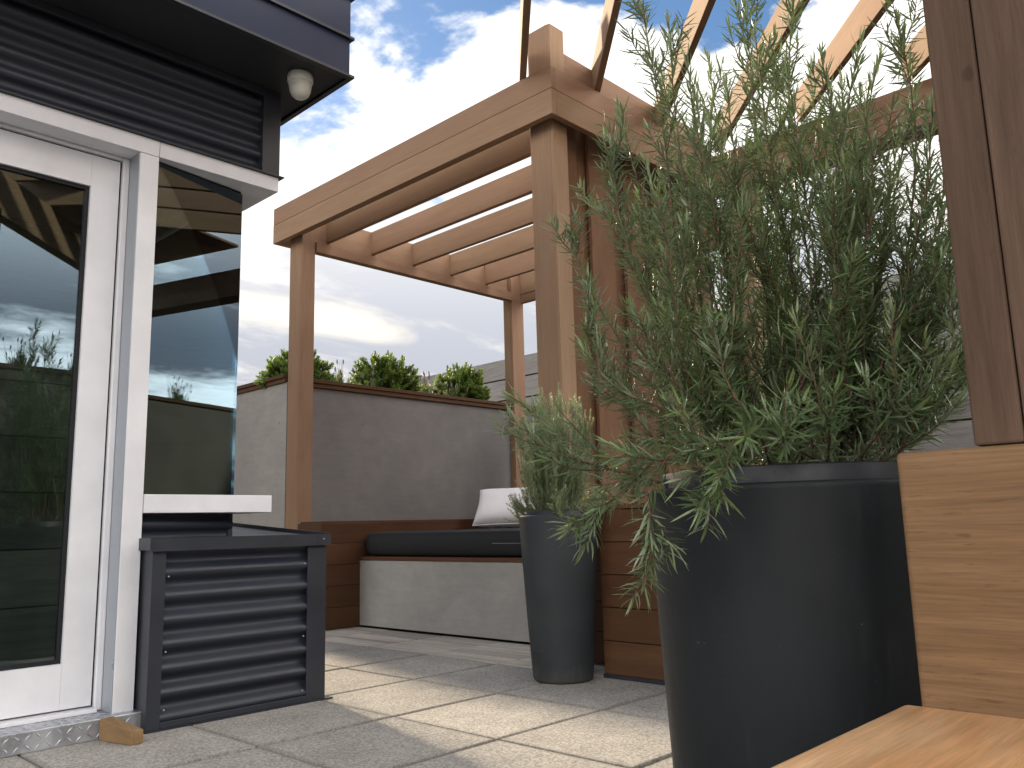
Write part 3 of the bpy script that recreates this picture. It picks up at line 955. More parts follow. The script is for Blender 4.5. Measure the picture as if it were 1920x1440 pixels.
me = bpy.data.meshes.new('pillow')
b_ = pillow(); b_.to_mesh(me); b_.free()
for p in me.polygons:
    p.use_smooth = True
pil = place('pillow', me, PILLOW_M, None, (4.53, 4.40, 0.770))
pil.rotation_euler = (math.radians(-38), 0, math.radians(-62))
n_p = 120
loop = []
for k in range(n_p):
    a = 4.0 * k / n_p
    e, q = int(a), 2 * (a - int(a)) - 1
    uu, vv = ((q, -1), (1, q), (-q, 1), (-1, -q))[e]
    loop.append((uu * 0.26 * (1 - 0.06 * (1 - vv ** 2) * abs(uu) ** 4), 0.0, vv * 0.17 * (1 - 0.06 * (1 - uu ** 2) * abs(vv) ** 4)))
loop.append(loop[0])
bm = bmesh.new()
rings = []
for k in range(n_p):
    p0, p1 = Vector(loop[k]), Vector(loop[(k + 1) % n_p])
    d = (p1 - p0).normalized(); sn = d.cross(Vector((0, 1, 0))).normalized()
    rings.append([bm.verts.new(p0 + 0.0035 * (math.cos(w) * sn + math.sin(w) * Vector((0, 1, 0)))) for w in (0, 1.05, 2.09, 3.14, 4.19, 5.24)])
for k in range(n_p):
    A_, B_ = rings[k], rings[(k + 1) % n_p]
    for w in range(6):
        bm.faces.new((A_[w], A_[(w + 1) % 6], B_[(w + 1) % 6], B_[w]))
me = bpy.data.meshes.new('piping')
bm.to_mesh(me); bm.free()
for p in me.polygons:
    p.use_smooth = True
pp = bpy.data.objects.new('piping', me)
me.materials.append(PILLOW_M)
link(pp, pil)
tag(pil, 'white scatter pillow leaning at the back of the charcoal mattress', 'pillow')

# ------------------------------------------------------------------ tall planter behind the daybed
pl = thing('tall_planter', (4.0, 5.6, 0), 'tall grey cement planter wall with brown timber coping behind the daybed', 'planter')
bx('front_panel', CONCRETE, (3.125, 5.035, 0.60), (6.2, 5.060, 1.618), pl, 0, 0.001)
bx('side_panel', CONCRETE_LIT, (3.098, 5.150, 0.012), (3.118, 6.55, 1.660), pl, 1, 0.001)
bx('rear_panel', CONCRETE, (3.10, 6.53, 0.0), (6.2, 6.55, 1.62), pl, 0, 0.001)
bx('coping_board', WOOD_RED, (3.208, 5.004, 1.650), (6.2, 5.150, 1.676), pl, 0, 0.003)
bx('coping_rail', WOOD_RED, (3.208, 5.014, 1.6185), (6.2, 5.050, 1.6495), pl, 0, 0.002)
bx('coping_board', WOOD_RED, (3.070, 5.152, 1.690), (3.205, 6.58, 1.716), pl, 1, 0.003)
bx('coping_rail', WOOD_RED, (3.082, 5.152, 1.6605), (3.120, 6.57, 1.6895), pl, 1, 0.002)
bm = bmesh.new()
bmesh.ops.create_grid(bm, x_segments=50, y_segments=22, size=1.0)
for v in bm.verts:
    v.co = Vector((4.66 + v.co.x * 1.53, 5.84 + v.co.y * 0.69, 1.63 + 0.02 * math.sin(v.co.x * 30) * math.cos(v.co.y * 23)))
bm_obj('soil', bm, SOIL_M, pl, (4.66, 5.84, 1.63), smooth_shade=True)

# grey fence along the far side
fence = thing('grey_fence', (7.0, 3.0, 0), 'weathered grey horizontal board fence along the far side of the terrace', 'fence')
for k in range(10):
    z0 = 0.10 + 0.249 * k
    ya = -2.0
    while ya < 8.25:
        yb = min(ya + 2.6, 8.29)
        bx('fence_board', WOOD_FENCE, (7.0, ya, z0), (7.024, yb - 0.006, z0 + 0.234), fence, 1, 0.004)
        ya = yb
bx('gap_shade_sheet', GASKET, (7.025, -2.0, 0.05), (7.0255, 8.29, 2.56), fence, 1, 0.0)  # dark sheet added so the gaps between boards look shaded
for y in (-1.9, 0.6, 3.2, 5.8, 8.2):
    bx('fence_post', WOOD_FENCE, (7.026, y, 0.0), (7.126, y + 0.10, 2.56), fence, 2, 0.003)
for k in range(10):
    z0 = 0.10 + 0.249 * k
    bx('fence_board', WOOD_FENCE, (6.86, 8.296, z0), (7.02, 8.32, z0 + 0.243), fence, 0, 0.003)

# ------------------------------------------------------------------ foreground bench
bench = thing('wooden_bench', (1.0, 0.0, 0), 'pale oiled wooden bench with thick back block in the right foreground', 'bench')
bx('seat_board', WOOD_SEAT_LIT, (0.42, 0.160, 0.318), (1.2415, 0.462, 0.370), bench, 0, 0.010, 3)
bx('seat_board', WOOD_SEAT_LIT, (0.42, -0.146, 0.318), (1.2415, 0.156, 0.370), bench, 0, 0.008, 3)
bx('seat_board', WOOD_SEAT_LIT, (0.42, -0.452, 0.318), (1.2415, -0.150, 0.370), bench, 0, 0.008, 3)
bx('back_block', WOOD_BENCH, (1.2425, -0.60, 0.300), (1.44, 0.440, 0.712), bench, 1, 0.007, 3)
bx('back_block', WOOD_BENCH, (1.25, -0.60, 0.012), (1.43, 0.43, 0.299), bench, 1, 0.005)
bx('leg', WOOD_BENCH, (0.46, 0.33, 0.0), (0.54, 0.41, 0.317), bench, 2, 0.004)
bx('leg', WOOD_BENCH, (0.46, -0.41, 0.0), (0.54, -0.33, 0.317), bench, 2, 0.004)

# ------------------------------------------------------------------ pots
BC = (1.600, 0.768)
big = thing('large_pot', (BC[0], BC[1], 0), 'large squat graphite pot with a dark inner rim behind the wooden bench', 'pot')
Rb = 0.287
prof = [(0.0, 0.001), (0.246, 0.001), (0.256, 0.006)]
for k in range(13):
    s = k / 12
    prof.append((0.258 + (Rb - 0.258) * (s ** 0.95), 0.012 + 0.662 * s))
prof += [(Rb + 0.0005, 0.680), (Rb - 0.002, 0.6845), (Rb - 0.006, 0.686), (Rb - 0.030, 0.6865), (Rb - 0.034, 0.684)]
lathe('body', POT_M, prof, (BC[0], BC[1], 0), big, 96)
lathe('liner', POT_IN, [(Rb - 0.031, 0.672), (Rb - 0.030, 0.714), (Rb - 0.032, 0.717), (Rb - 0.036, 0.717), (Rb - 0.038, 0.714), (Rb - 0.040, 0.60)], (BC[0], BC[1], 0), big, 96)
lathe('soil', SOIL_M, [(Rb - 0.041, 0.655), (0.15, 0.670), (0.0, 0.678)], (BC[0], BC[1], 0), big, 48)

SC = (2.722, 2.362)
small = thing('small_pot', (SC[0], SC[1], 0), 'slim tapered graphite pot standing on the pavers before the plank plinth', 'pot')
prof = [(0.0, 0.001), (0.112, 0.001), (0.120, 0.006), (0.1235, 0.014)]
for k in range(1, 13):
    s = k / 12
    prof.append((0.1235 + 0.0425 * (s ** 0.9), 0.014 + 0.642 * s))
prof += [(0.1665, 0.661), (0.1650, 0.665), (0.161, 0.6665), (0.147, 0.6665), (0.145, 0.664)]
lathe('body', POT_SMALL_M, prof, (SC[0], SC[1], 0), small, 72)
lathe('liner', POT_IN, [(0.1465, 0.655), (0.1460, 0.682), (0.143, 0.684), (0.139, 0.682), (0.137, 0.60)], (SC[0], SC[1], 0), small, 72)
lathe('soil', SOIL_M, [(0.137, 0.640), (0.0, 0.650)], (SC[0], SC[1], 0), small, 36)


# ------------------------------------------------------------------ plants
def nrm(a):
    return a / np.maximum(1e-9, np.linalg.norm(a, axis=-1, keepdims=True))


def leaves_to_mesh(name, P, D, U, L, W, curv, tint, mat):
    """N narrow folded leaves; P base, D direction, U upper-side normal"""
    D = nrm(D); U = nrm(U - D * np.sum(U * D, 1, keepdims=True)); S = np.cross(D, U)
    n = len(P)
    ts, ws, fold = (0.0, 0.30, 0.68, 1.0), (0.40, 1.0, 0.82, 0.0), 0.30
    V = np.zeros((n, 10, 3), np.float32)
    idx = 0
    for t, w in zip(ts, ws):
        c = P + D * (t * L)[:, None] + U * (curv * L * t * t)[:, None]
        if w > 0:
            off = S * (0.5 * W * w)[:, None]
            dn = -U * (fold * 0.5 * W * w)[:, None]
            V[:, idx] = c - off + dn; V[:, idx + 1] = c; V[:, idx + 2] = c + off + dn
            idx += 3
        else:
            V[:, idx] = c
            idx += 1
    quads = np.array([[0, 1, 4, 3], [1, 2, 5, 4], [3, 4, 7, 6], [4, 5, 8, 7]])
    tris = np.array([[6, 7, 9], [7, 8, 9]])
    me = bpy.data.meshes.new(name)
    base = (np.arange(n) * 10)[:, None, None]
    q = (quads[None] + base).reshape(-1, 4); t3 = (tris[None] + base).reshape(-1, 3)
    me.vertices.add(n * 10)
    me.vertices.foreach_set('co', V.reshape(-1))
    loops = np.concatenate([q.ravel(), t3.ravel()]).astype(np.int32)
    me.loops.add(len(loops))
    me.loops.foreach_set('vertex_index', loops)
    npoly = len(q) + len(t3)
    start = np.concatenate([np.arange(len(q)) * 4, len(q) * 4 + np.arange(len(t3)) * 3]).astype(np.int32)
    tot = np.concatenate([np.full(len(q), 4), np.full(len(t3), 3)]).astype(np.int32)
    me.polygons.add(npoly)
    me.polygons.foreach_set('loop_start', start)
    me.polygons.foreach_set('loop_total', tot)
    me.polygons.foreach_set('use_smooth', np.ones(npoly, bool))
    me.update(calc_edges=True)
    a = me.attributes.new('tint', 'FLOAT', 'POINT')
    a.data.foreach_set('value', np.repeat(tint.astype(np.float32), 10))
    me.materials.append(mat)
    return me


def catmull(pts, n):
    pts = np.array(pts, float)
    p = np.vstack([2 * pts[0] - pts[1], pts, 2 * pts[-1] - pts[-2]])
    out = []
    segs = len(pts) - 1
    per = max(2, int(n / segs))
    for i in range(segs):
        p0, p1, p2, p3 = p[i:i + 4]
        for t in np.linspace(0, 1, per, endpoint=(i == segs - 1)):
            out.append(0.5 * ((2 * p1) + (-p0 + p2) * t + (2 * p0 - 5 * p1 + 4 * p2 - p3) * t * t + (-p0 + 3 * p1 - 3 * p2 + p3) * t ** 3))
    return np.array(out)


def tube_verts(path, r0, r1, sides=5):
    T = nrm(np.gradient(path, axis=0))
    ref = np.array([0.31, 0.17, 0.93]) if abs(T[0][2]) < 0.8 else np.array([1.0, 0.1, 0.0])
    S = nrm(np.cross(T, ref)); U = np.cross(S, T)
    m = len(path)
    rad = np.linspace(r0, r1, m)
    ang = np.arange(sides) * 2 * np.pi / sides
    V = path[:, None] + rad[:, None, None] * (np.cos(ang)[None, :, None] * S[:, None] + np.sin(ang)[None, :, None] * U[:, None])
    F = []
    for i in range(m - 1):
        for k in range(sides):
            k2 = (k + 1) % sides
            F.append((i * sides + k, i * sides + k2, (i + 1) * sides + k2, (i + 1) * sides + k))
    return V.reshape(-1, 3), F


def shoot_leaves(path, step, per_node, len_mid, len_tip, width, start=0.1, ang0=64, ang1=24, tuft=0.86, jit=0.35):
    """needles set in whorls along a stem path; returns P, D, U, L, W, curv, tint"""
    seg = np.linalg.norm(np.diff(path, axis=0), axis=1)
    s = np.concatenate([[0], np.cumsum(seg)])
    L = s[-1]
    nodes = np.arange(L * start, L, step)
    if len(nodes) == 0:
        return None
    fr = nodes / L
    pos = np.stack([np.interp(nodes, s, path[:, i]) for i in range(3)], 1)
    T = nrm(np.gradient(path, axis=0))
    tan = nrm(np.stack([np.interp(nodes, s, T[:, i]) for i in range(3)], 1))
    ref = nrm(np.cross(tan, np.array([0.23, 0.41, 0.88])[None] + 0.0 * tan))
    ref2 = np.cross(tan, ref)
    Ps, Ds, Us, Ls, Ws, Cs, Ts = [], [], [], [], [], [], []
    for k in range(per_node):
        phi = np.arange(len(nodes)) * 2.4 + k * 2 * np.pi / per_node + rng.normal(0, 0.35, len(nodes))
        rad = np.cos(phi)[:, None] * ref + np.sin(phi)[:, None] * ref2
        ft = np.clip((fr - tuft) / max(1e-3, 1 - tuft), 0, 1)
        a = np.radians(ang0 * (1 - ft) + ang1 * ft + rng.normal(0, 11, len(nodes)))
        d = np.cos(a)[:, None] * tan + np.sin(a)[:, None] * rad
        d[:, 2] += rng.normal(0.02, 0.10, len(nodes))
        Ps.append(pos + rad * 0.0008); Ds.append(d)
        Us.append(tan * np.sin(a)[:, None] - rad * np.cos(a)[:, None] + rng.normal(0, 0.12, (len(nodes), 3)))
        ln = (len_mid * (1 - ft ** 2) + len_tip * ft ** 2) * rng.uniform(1 - jit, 1 + 0.6 * jit, len(nodes))
        Ls.append(ln); Ws.append(np.full(len(nodes), width) * rng.uniform(0.75, 1.2, len(nodes)))
        Cs.append(rng.normal(0.12, 0.20, len(nodes)))
        Ts.append(np.clip(0.05 + 0.55 * fr ** 3 + 0.40 * ft + rng.normal(0.05, 0.16, len(nodes)), 0, 1))
    keep = rng.uniform(0, 1, len(nodes) * per_node) < 0.93
    return [np.concatenate(v)[keep] for v in (Ps, Ds, Us, Ls, Ws, Cs, Ts)]


def branch_object(root, paths_r, leaf_sets, leaf_mat_, origin, stem_mat=STEM_M):
    Vs, Fs, off = [], [], 0
    for path, ra, rb_ in paths_r:
        V, F = tube_verts(path, ra, rb_)
        Vs.append(V - origin); Fs += [tuple(i + off for i in q) for q in F]; off += len(V)
    me = bpy.data.meshes.new('branch')
    me.from_pydata(np.concatenate(Vs).tolist(), [], Fs)
    for p in me.polygons:
        p.use_smooth = True
    br = place('branch', me, stem_mat, root, origin)
    if leaf_sets:
        arr = [np.concatenate([ls[i] for ls in leaf_sets]) for i in range(7)]
        lm = leaves_to_mesh('needles', arr[0] - origin, *arr[1:], leaf_mat_)
        nd = place('needles', lm, None, br, origin)
        nd['kind'] = 'stuff'
    return br


def side_shoots(path, count, lo, hi, len0, len1, lift, spread):
    m = len(path)
    out = []
    T = nrm(np.gradient(path, axis=0))
    for _ in range(count):
        i = int(m * rng.uniform(lo, hi))
        i = min(m - 2, max(1, i))
        tan = T[i]
        rnd = rng.normal(0, 1, 3); rnd -= tan * np.dot(rnd, tan); rnd /= np.linalg.norm(rnd)
        d = nrm((tan * 0.9 + rnd * spread + np.array([0, 0, lift]))[None])[0]
        ln = rng.uniform(len0, len1) * (1.1 - 0.5 * i / m)
        up = nrm((d + tan * 0.5 + np.array([0, 0, 0.35]))[None])[0]
        p0 = path[i]
        out.append(catmull([p0, p0 + d * ln * 0.5, p0 + d * ln * 0.5 + up * ln * 0.5], 10))
    return out


ros = thing('large_rosemary', (BC[0], BC[1], 0.67), 'big sprawling rosemary bush with long needle shoots in the large graphite pot', 'rosemary')
tips = [(1.456, 0.971, 1.821), (1.430, 0.881, 1.683), (1.381, 0.807, 1.482), (1.419, 1.025, 1.535), (1.367, 1.010, 1.422), (1.434, 1.088, 1.336), (1.348, 1.116, 1.254),
        (1.616, 0.793, 1.789), (1.487, 0.714, 1.622), (1.609, 0.689, 1.747), (1.583, 0.620, 1.560), (1.737, 0.637, 1.569), (1.665, 0.538, 1.564), (1.581, 0.473, 1.551),
        (1.733, 0.488, 1.484), (1.542, 0.426, 1.360), (1.502, 0.796, 1.549), (1.734, 0.482, 1.227), (1.640, 0.449, 1.135), (1.291, 1.027, 1.005), (1.255, 1.147, 0.821),
        (1.644, 1.049, 1.721), (1.707, 0.943, 1.743), (1.817, 0.835, 1.714), (1.464, 0.508, 1.379), (1.282, 0.872, 1.312), (1.640, 0.447, 1.012), (1.492, 0.420, 0.888)]


def ros_stem(pts, rad, nside, start, sl=(0.08, 0.20), leaf=0.043, lift=0.25, lo=0.2, hi=0.93, spread=0.62, tip_shoots=0):
    path = catmull(pts, 48)
    path = path + np.cumsum(rng.normal(0, 0.0008, path.shape), axis=0)
    paths = [(path, rad, 0.0011)]
    leaf_sets = [shoot_leaves(path, 0.0100, 3, leaf, leaf * 0.62, 0.0043, start)]
    for sp in side_shoots(path, nside, lo, hi, sl[0], sl[1], lift, spread):
        paths.append((sp, 0.0015, 0.0008))
        ls = shoot_leaves(sp, 0.0092, 3, leaf * 0.95, leaf * 0.62, 0.0042, 0.08)
        if ls:
            leaf_sets.append(ls)
    for sp in side_shoots(path, tip_shoots, 0.80, 0.99, 0.07, 0.11, 0.0, 0.55) if tip_shoots else []:
        paths.append((sp, 0.0013, 0.0008))
        leaf_sets.append(shoot_leaves(sp, 0.0075, 3, leaf * 0.95, leaf * 0.7, 0.0042, 0.08, 60, 30))
    branch_object(ros, paths, [l for l in leaf_sets if l], ROSEMARY, np.array(pts[0]))


def ros_base(rad=0.17):
    a, q = rng.uniform(0, 2 * math.pi), rad * math.sqrt(rng.uniform(0, 1))
    return np.array([BC[0] + q * math.cos(a), BC[1] + q * math.sin(a), 0.665])


for tip in tips:
    tip = np.array(tip)
    b0 = ros_base(0.15)
    b0[:2] = 0.5 * b0[:2] + 0.5 * (np.array(BC) + np.clip((tip[:2] - np.array(BC)) * 0.5, -0.15, 0.15))
    h = tip[2] - b0[2]
    out = tip[:2] - b0[:2]
    m1 = np.array([*(b0[:2] + out * 0.50), b0[2] + h * 0.33]); m2 = np.array([*(b0[:2] + out * 0.86), b0[2] + h * 0.70])
    m1[:2] += rng.normal(0, 0.02, 2); m2[:2] += rng.normal(0, 0.018, 2)
    ros_stem([b0, m1, m2, tip], 0.0034, 8 if h > 0.6 else 6, 0.16)
# filling shoots of middle height
for k in range(34):
    b0 = ros_base(0.19)
    a = rng.uniform(0, 2 * math.pi)
    rad = rng.uniform(0.05, 0.36)
    h = rng.uniform(0.35, 1.02) * (1.1 - 0.9 * rad)
    tip = np.array([BC[0] + rad * math.cos(a), BC[1] + rad * math.sin(a), b0[2] + h])
    mid = b0 * 0.5 + tip * 0.5 + np.array([*rng.normal(0, 0.03, 2), -0.02])
    mid[:2] += (tip[:2] - b0[:2]) * 0.15
    ros_stem([b0, mid, tip], 0.0030, 8, 0.10, (0.06, 0.17))
# denser growth on the side that leans towards the bench
for k in range(11):
    b0 = ros_base(0.15)
    tip = np.array([1.70 + rng.normal(0, 0.07), 0.47 + rng.normal(0, 0.06), rng.uniform(0.88, 1.50)])
    mid = b0 * 0.5 + tip * 0.5 + np.array([*rng.normal(0, 0.02, 2), -0.02])
    mid[:2] += (tip[:2] - b0[:2]) * 0.18
    ros_stem([b0, mid, tip], 0.0030, 7, 0.12, (0.06, 0.15))
# trailing shoots over the rim
trail = [[(1.47, 0.74, 0.68), (1.33, 0.70, 0.775), (1.245, 0.712, 0.735), (1.196, 0.720, 0.655)],
         [(1.46, 0.82, 0.68), (1.31, 0.81, 0.765), (1.205, 0.828, 0.680), (1.190, 0.823, 0.540)],
         [(1.48, 0.86, 0.68), (1.37, 0.87, 0.775), (1.275, 0.915, 0.700), (1.204, 0.977, 0.621)],
         [(1.50, 0.84, 0.70), (1.38, 0.885, 0.790), (1.264, 0.981, 0.745), (1.140, 1.094, 0.869)],
         [(1.48, 0.78, 0.69), (1.33, 0.77, 0.755), (1.245, 0.830, 0.725), (1.192, 0.904, 0.755)],
         [(1.47, 0.70, 0.69), (1.36, 0.66, 0.745), (1.30, 0.640, 0.765), (1.255, 0.600, 0.83)],
         [(1.50, 0.66, 0.69), (1.40, 0.60, 0.760), (1.33, 0.585, 0.80), (1.30, 0.60, 0.93)],
         [(1.55, 0.64, 0.69), (1.50, 0.54, 0.780), (1.44, 0.50, 0.82), (1.40, 0.48, 0.96)],
         [(1.66, 0.66, 0.69), (1.68, 0.54, 0.80), (1.68, 0.47, 0.86), (1.66, 0.43, 0.99)],
         [(1.52, 0.86, 0.69), (1.45, 0.95, 0.82), (1.40, 1.03, 0.90), (1.36, 1.08, 1.06)],
         [(1.49, 0.83, 0.69), (1.36, 0.89, 0.83), (1.29, 0.95, 0.88), (1.25, 1.00, 0.98)]]
for k, t_ in enumerate(trail):
    ros_stem([np.array(q) for q in t_], 0.0028, 3, 0.12, (0.05, 0.13), 0.046, 0.12, 0.25, 0.8, 0.7, 5 if k < 3 else 0)

# fine upright rosemary in the small pot
ros2 = thing('small_rosemary', (SC[0], SC[1], 0.65), 'fine upright grey-green rosemary growing in the slim tapered pot', 'rosemary')
for k in range(105):
    a, q = rng.uniform(0, 2 * math.pi), 0.095 * math.sqrt(rng.uniform(0, 1))
    b0 = np.array([SC[0] + q * math.cos(a), SC[1] + q * math.sin(a), 0.645])
    rad = rng.uniform(0.02, 0.19)
    a2 = a + rng.normal(0, 0.5)
    h = rng.uniform(0.26, 0.56) * (1.05 - 1.3 * rad) + 0.03
    if k % 5 == 0:
        rad, h = 0.17 + 0.03 * rng.uniform(), rng.uniform(0.02, 0.12)
    tip = np.array([SC[0] + rad * math.cos(a2), SC[1] + rad * math.sin(a2), b0[2] + h])
    mid = b0 * 0.5 + tip * 0.5 + np.array([0, 0, -0.01]); mid[:2] += (tip[:2] - b0[:2]) * 0.22
    path = catmull([b0, mid, tip], 24)
    paths, sets = [(path, 0.0018, 0.0007)], [shoot_leaves(path, 0.0055, 4, 0.0150, 0.010, 0.0024, 0.08, 58, 25)]
    for sp in side_shoots(path, 7, 0.15, 0.90, 0.05, 0.11, 0.4, 0.6):
        paths.append((sp, 0.0009, 0.0005))
        ls = shoot_leaves(sp, 0.0052, 4, 0.0140, 0.010, 0.0023, 0.05, 58, 25)
        if ls:
            sets.append(ls)
    branch_object(ros2, paths, [s for s in sets if s], ROSEMARY_FINE, b0, STEM_G)


# shrubs and lavender in the tall planter
def shrub(name, c, rx, rz, label, seed_n):
    root = thing(name, c, label, 'shrub', 'round shrubs along the tall planter')
    paths, sets = [], []
    c = np.array(c, float)
    for k in range(seed_n):
        th = rng.uniform(0, 2 * math.pi)
        el = math.asin(rng.uniform(-0.05, 1.0))
        q = rng.uniform(0.80, 1.04)
        tip = c + np.array([rx * q * math.cos(el) * math.cos(th), rx * q * math.cos(el) * math.sin(th), rz * q * math.sin(el) + 0.02])
        mid = c + (tip - c) * 0.55 + np.array([*rng.normal(0, 0.02, 2), 0.0])
        path = catmull([c + np.array([0, 0, 0.0]), mid, tip], 12)
        paths.append((path, 0.0025, 0.0008))
        ls = shoot_leaves(path, 0.0075, 4, 0.024, 0.016, 0.0075, 0.30, 55, 25)
        if ls:
            sets.append(ls)
        for sp in side_shoots(path, 4, 0.45, 0.85, 0.05, 0.10, 0.3, 0.8):
            paths.append((sp, 0.0012, 0.0006))
            l2 = shoot_leaves(sp, 0.0070, 4, 0.022, 0.015, 0.0070, 0.1, 55, 25)
            if l2:
                sets.append(l2)
    Vs, Fs, off = [], [], 0
    for path, ra, rb_ in paths:
        V, F = tube_verts(path, ra, rb_, 3)
        Vs.append(V - c); Fs += [tuple(i + off for i in q) for q in F]; off += len(V)
    me = bpy.data.meshes.new('stems')
    me.from_pydata(np.concatenate(Vs).tolist(), [], Fs)
    place('stems', me, STEM_M, root, c)
    arr = [np.concatenate([s[i] for s in sets]) for i in range(7)]
    fo = place('foliage', leaves_to_mesh('foliage', arr[0] - c, *arr[1:], SHRUB_LEAF), None, root, c)
    fo['kind'] = 'stuff'


shrub('round_shrub', (3.345, 5.40, 1.66), 0.30, 0.30, 'bright green shrub half hidden behind the left pergola post', 165)
shrub('round_shrub', (4.140, 5.40, 1.66), 0.32, 0.37, 'widest bright green shrub at the middle of the planter coping', 190)
shrub('round_shrub', (4.980, 5.40, 1.66), 0.30, 0.38, 'bright green shrub nearest the grey fence in the tall planter', 175)


def lavender(c, n, h, label):
    root = thing('lavender_plant', c, label, 'lavender', 'wispy lavender between the shrubs')
    c = np.array(c, float)
    paths, sets, heads = [], [], []
    for k in range(n):
        th = rng.uniform(0, 2 * math.pi); q = rng.uniform(0, 0.16)
        hh = h * rng.uniform(0.55, 1.05)
        tip = c + np.array([q * math.cos(th), q * math.sin(th), hh])
        b0 = c + np.array([0.35 * q * math.cos(th), 0.35 * q * math.sin(th), 0])
        path = catmull([b0, b0 * 0.5 + tip * 0.5 + np.array([*rng.normal(0, 0.01, 2), 0]), tip], 10)
        paths.append((path, 0.0018, 0.0010))
        ls = shoot_leaves(path[:7], 0.012, 3, 0.040, 0.028, 0.0050, 0.02, 38, 25)
        if ls:
            sets.append(ls)
        if rng.uniform() < 0.45:
            heads.append(tip)
    Vs, Fs, off = [], [], 0
    for path, ra, rb_ in paths:
        V, F = tube_verts(path, ra, rb_, 3)
        Vs.append(V - c); Fs += [tuple(i + off for i in q) for q in F]; off += len(V)
    me = bpy.data.meshes.new('stems')
    me.from_pydata(np.concatenate(Vs).tolist(), [], Fs)
    place('stems', me, LAV_LEAF, root, c)
    arr = [np.concatenate([s[i] for s in sets]) for i in range(7)]
    fo = place('foliage', leaves_to_mesh('foliage', arr[0] - c, *arr[1:], LAV_LEAF), None, root, c)
    fo['kind'] = 'stuff'
    if heads:
        bm = bmesh.new()
        for t in heads:
            bmesh.ops.create_icosphere(bm, subdivisions=1, radius=1.0, matrix=Matrix.Translation(t) @ Matrix.Diagonal((0.006, 0.006, 0.022, 1)))
        fl = bm_obj('flower_heads', bm, LAV_FLOWER, root, c)
        fl['kind'] = 'stuff'


lavender((3.68, 5.34, 1.65), 26, 0.26, 'wispy yellow-green lavender between the left and middle shrubs')
lavender((3.92, 5.26, 1.65), 22, 0.19, 'low lavender tuft in front of the middle shrub')
lavender((4.52, 5.36, 1.65), 26, 0.27, 'wispy lavender between the middle shrub and the right shrub')
lavender((4.74, 5.27, 1.65), 22, 0.20, 'low lavender tuft just left of the right shrub')

# ------------------------------------------------------------------ terrace behind the camera, seen mirrored in the glass
rp = thing('rear_planter', (4.0, -1.6, 0), 'long planter wall coloured as in shade with timber coping mirrored in the corner window', 'planter')
bx('front_panel', CONCRETE_SHADED, (1.9, -1.62, 0.0), (6.8, -1.60, 2.00), rp, 0, 0.001)
bx('side_panel', CONCRETE_SHADED, (1.9, -2.6, 0.0), (1.92, -1.621, 2.00), rp, 1, 0.001)
bx('coping_board', WOOD_RED, (1.86, -1.72, 2.001), (6.8, -1.57, 2.04), rp, 0, 0.003)
bx('soil', SOIL_M, (1.93, -2.6, 1.90), (6.8, -1.63, 1.98), rp, 0, 0.0)
for k, (x, h) in enumerate(((2.2, 0.34), (2.7, 0.30), (3.3, 0.40), (3.9, 0.32), (4.5, 0.38), (5.2, 0.33), (5.9, 0.36))):
    lavender((x, -1.9 - 0.1 * (k % 3), 1.98), 34, h, ('lavender clump on the mirrored rear planter, ' + ['first', 'second', 'third', 'fourth', 'fifth', 'sixth', 'last'][k] + ' from its open end'))


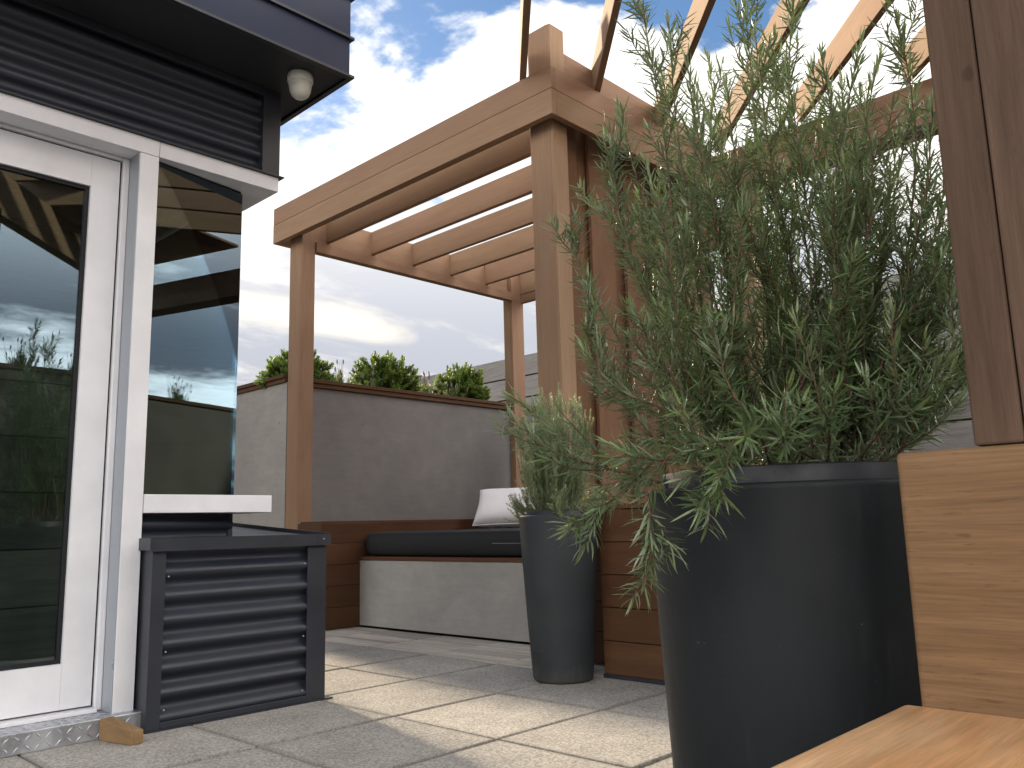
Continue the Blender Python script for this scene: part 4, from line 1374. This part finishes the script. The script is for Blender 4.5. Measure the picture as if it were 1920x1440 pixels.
# dry needles and bits dropped on the paving round the pots
n_f = 170
Pf = np.zeros((n_f, 3)); Df = rng.normal(0, 1, (n_f, 3)); Df[:, 2] = rng.uniform(0.0, 0.08, n_f)
for k in range(n_f):
    c_, r0 = (BC, 0.30) if k % 3 else (SC, 0.14)
    a_, q_ = rng.uniform(0, 2 * math.pi), r0 + abs(rng.normal(0, 0.35))
    Pf[k] = (c_[0] + q_ * math.cos(a_), c_[1] + q_ * math.sin(a_), 0.003)
Uf = np.tile(np.array([0.0, 0.0, 1.0]), (n_f, 1)) + rng.normal(0, 0.1, (n_f, 3))
DRY = leaf_mat('dry_needle', (0.20, 0.17, 0.08), (0.13, 0.085, 0.05), (0.2, 0.16, 0.1), 0.1)
fm = leaves_to_mesh('fallen_needles', Pf, Df, Uf, rng.uniform(0.015, 0.035, n_f), np.full(n_f, 0.0032), rng.normal(0.05, 0.1, n_f), rng.uniform(0, 1, n_f), DRY)
fo = place('fallen_needles', fm, None, None, (0, 0, 0))
fo['kind'] = 'stuff'
tag(fo, 'dry rosemary needles scattered on the pavers round the two pots', 'fallen needles')

# slim clipped cone tree, mirrored in the corner window
top_c = np.array((3.0, -1.0, 0.0))
topi = thing('cone_tree', tuple(top_c), 'slim clipped dark cone tree mirrored in the corner window glass', 'tree')
bm = bmesh.new()
bmesh.ops.create_cone(bm, cap_ends=True, segments=10, radius1=0.035, radius2=0.012, depth=2.3, matrix=Matrix.Translation((3.0, -1.0, 1.15)))
bm_obj('trunk', bm, STEM_M, topi, tuple(top_c), smooth_shade=True)
n_t = 7000
hz = rng.uniform(0.12, 1.0, n_t) ** 0.8
rr_ = (0.36 * (1 - hz) + 0.02) * np.sqrt(rng.uniform(0.35, 1.1, n_t))
th_ = rng.uniform(0, 2 * np.pi, n_t)
Pt = np.stack([top_c[0] + rr_ * np.cos(th_), top_c[1] + rr_ * np.sin(th_), 0.15 + 2.45 * hz], 1)
Dt = np.stack([np.cos(th_), np.sin(th_), rng.normal(0.2, 0.5, n_t)], 1) + rng.normal(0, 0.4, (n_t, 3))
Ut = np.tile(np.array([0.0, 0.0, 1.0]), (n_t, 1)) + rng.normal(0, 0.3, (n_t, 3))
DARK_LEAF = leaf_mat('dark_clipped_leaf', (0.06, 0.10, 0.03), (0.03, 0.055, 0.02), (0.06, 0.08, 0.04), 0.2)
tm = leaves_to_mesh('crown', Pt - top_c, Dt, Ut, rng.uniform(0.04, 0.07, n_t), np.full(n_t, 0.024), rng.normal(0.05, 0.1, n_t), rng.uniform(0, 1, n_t), DARK_LEAF)
place('crown', tm, None, topi, tuple(top_c))['kind'] = 'stuff'
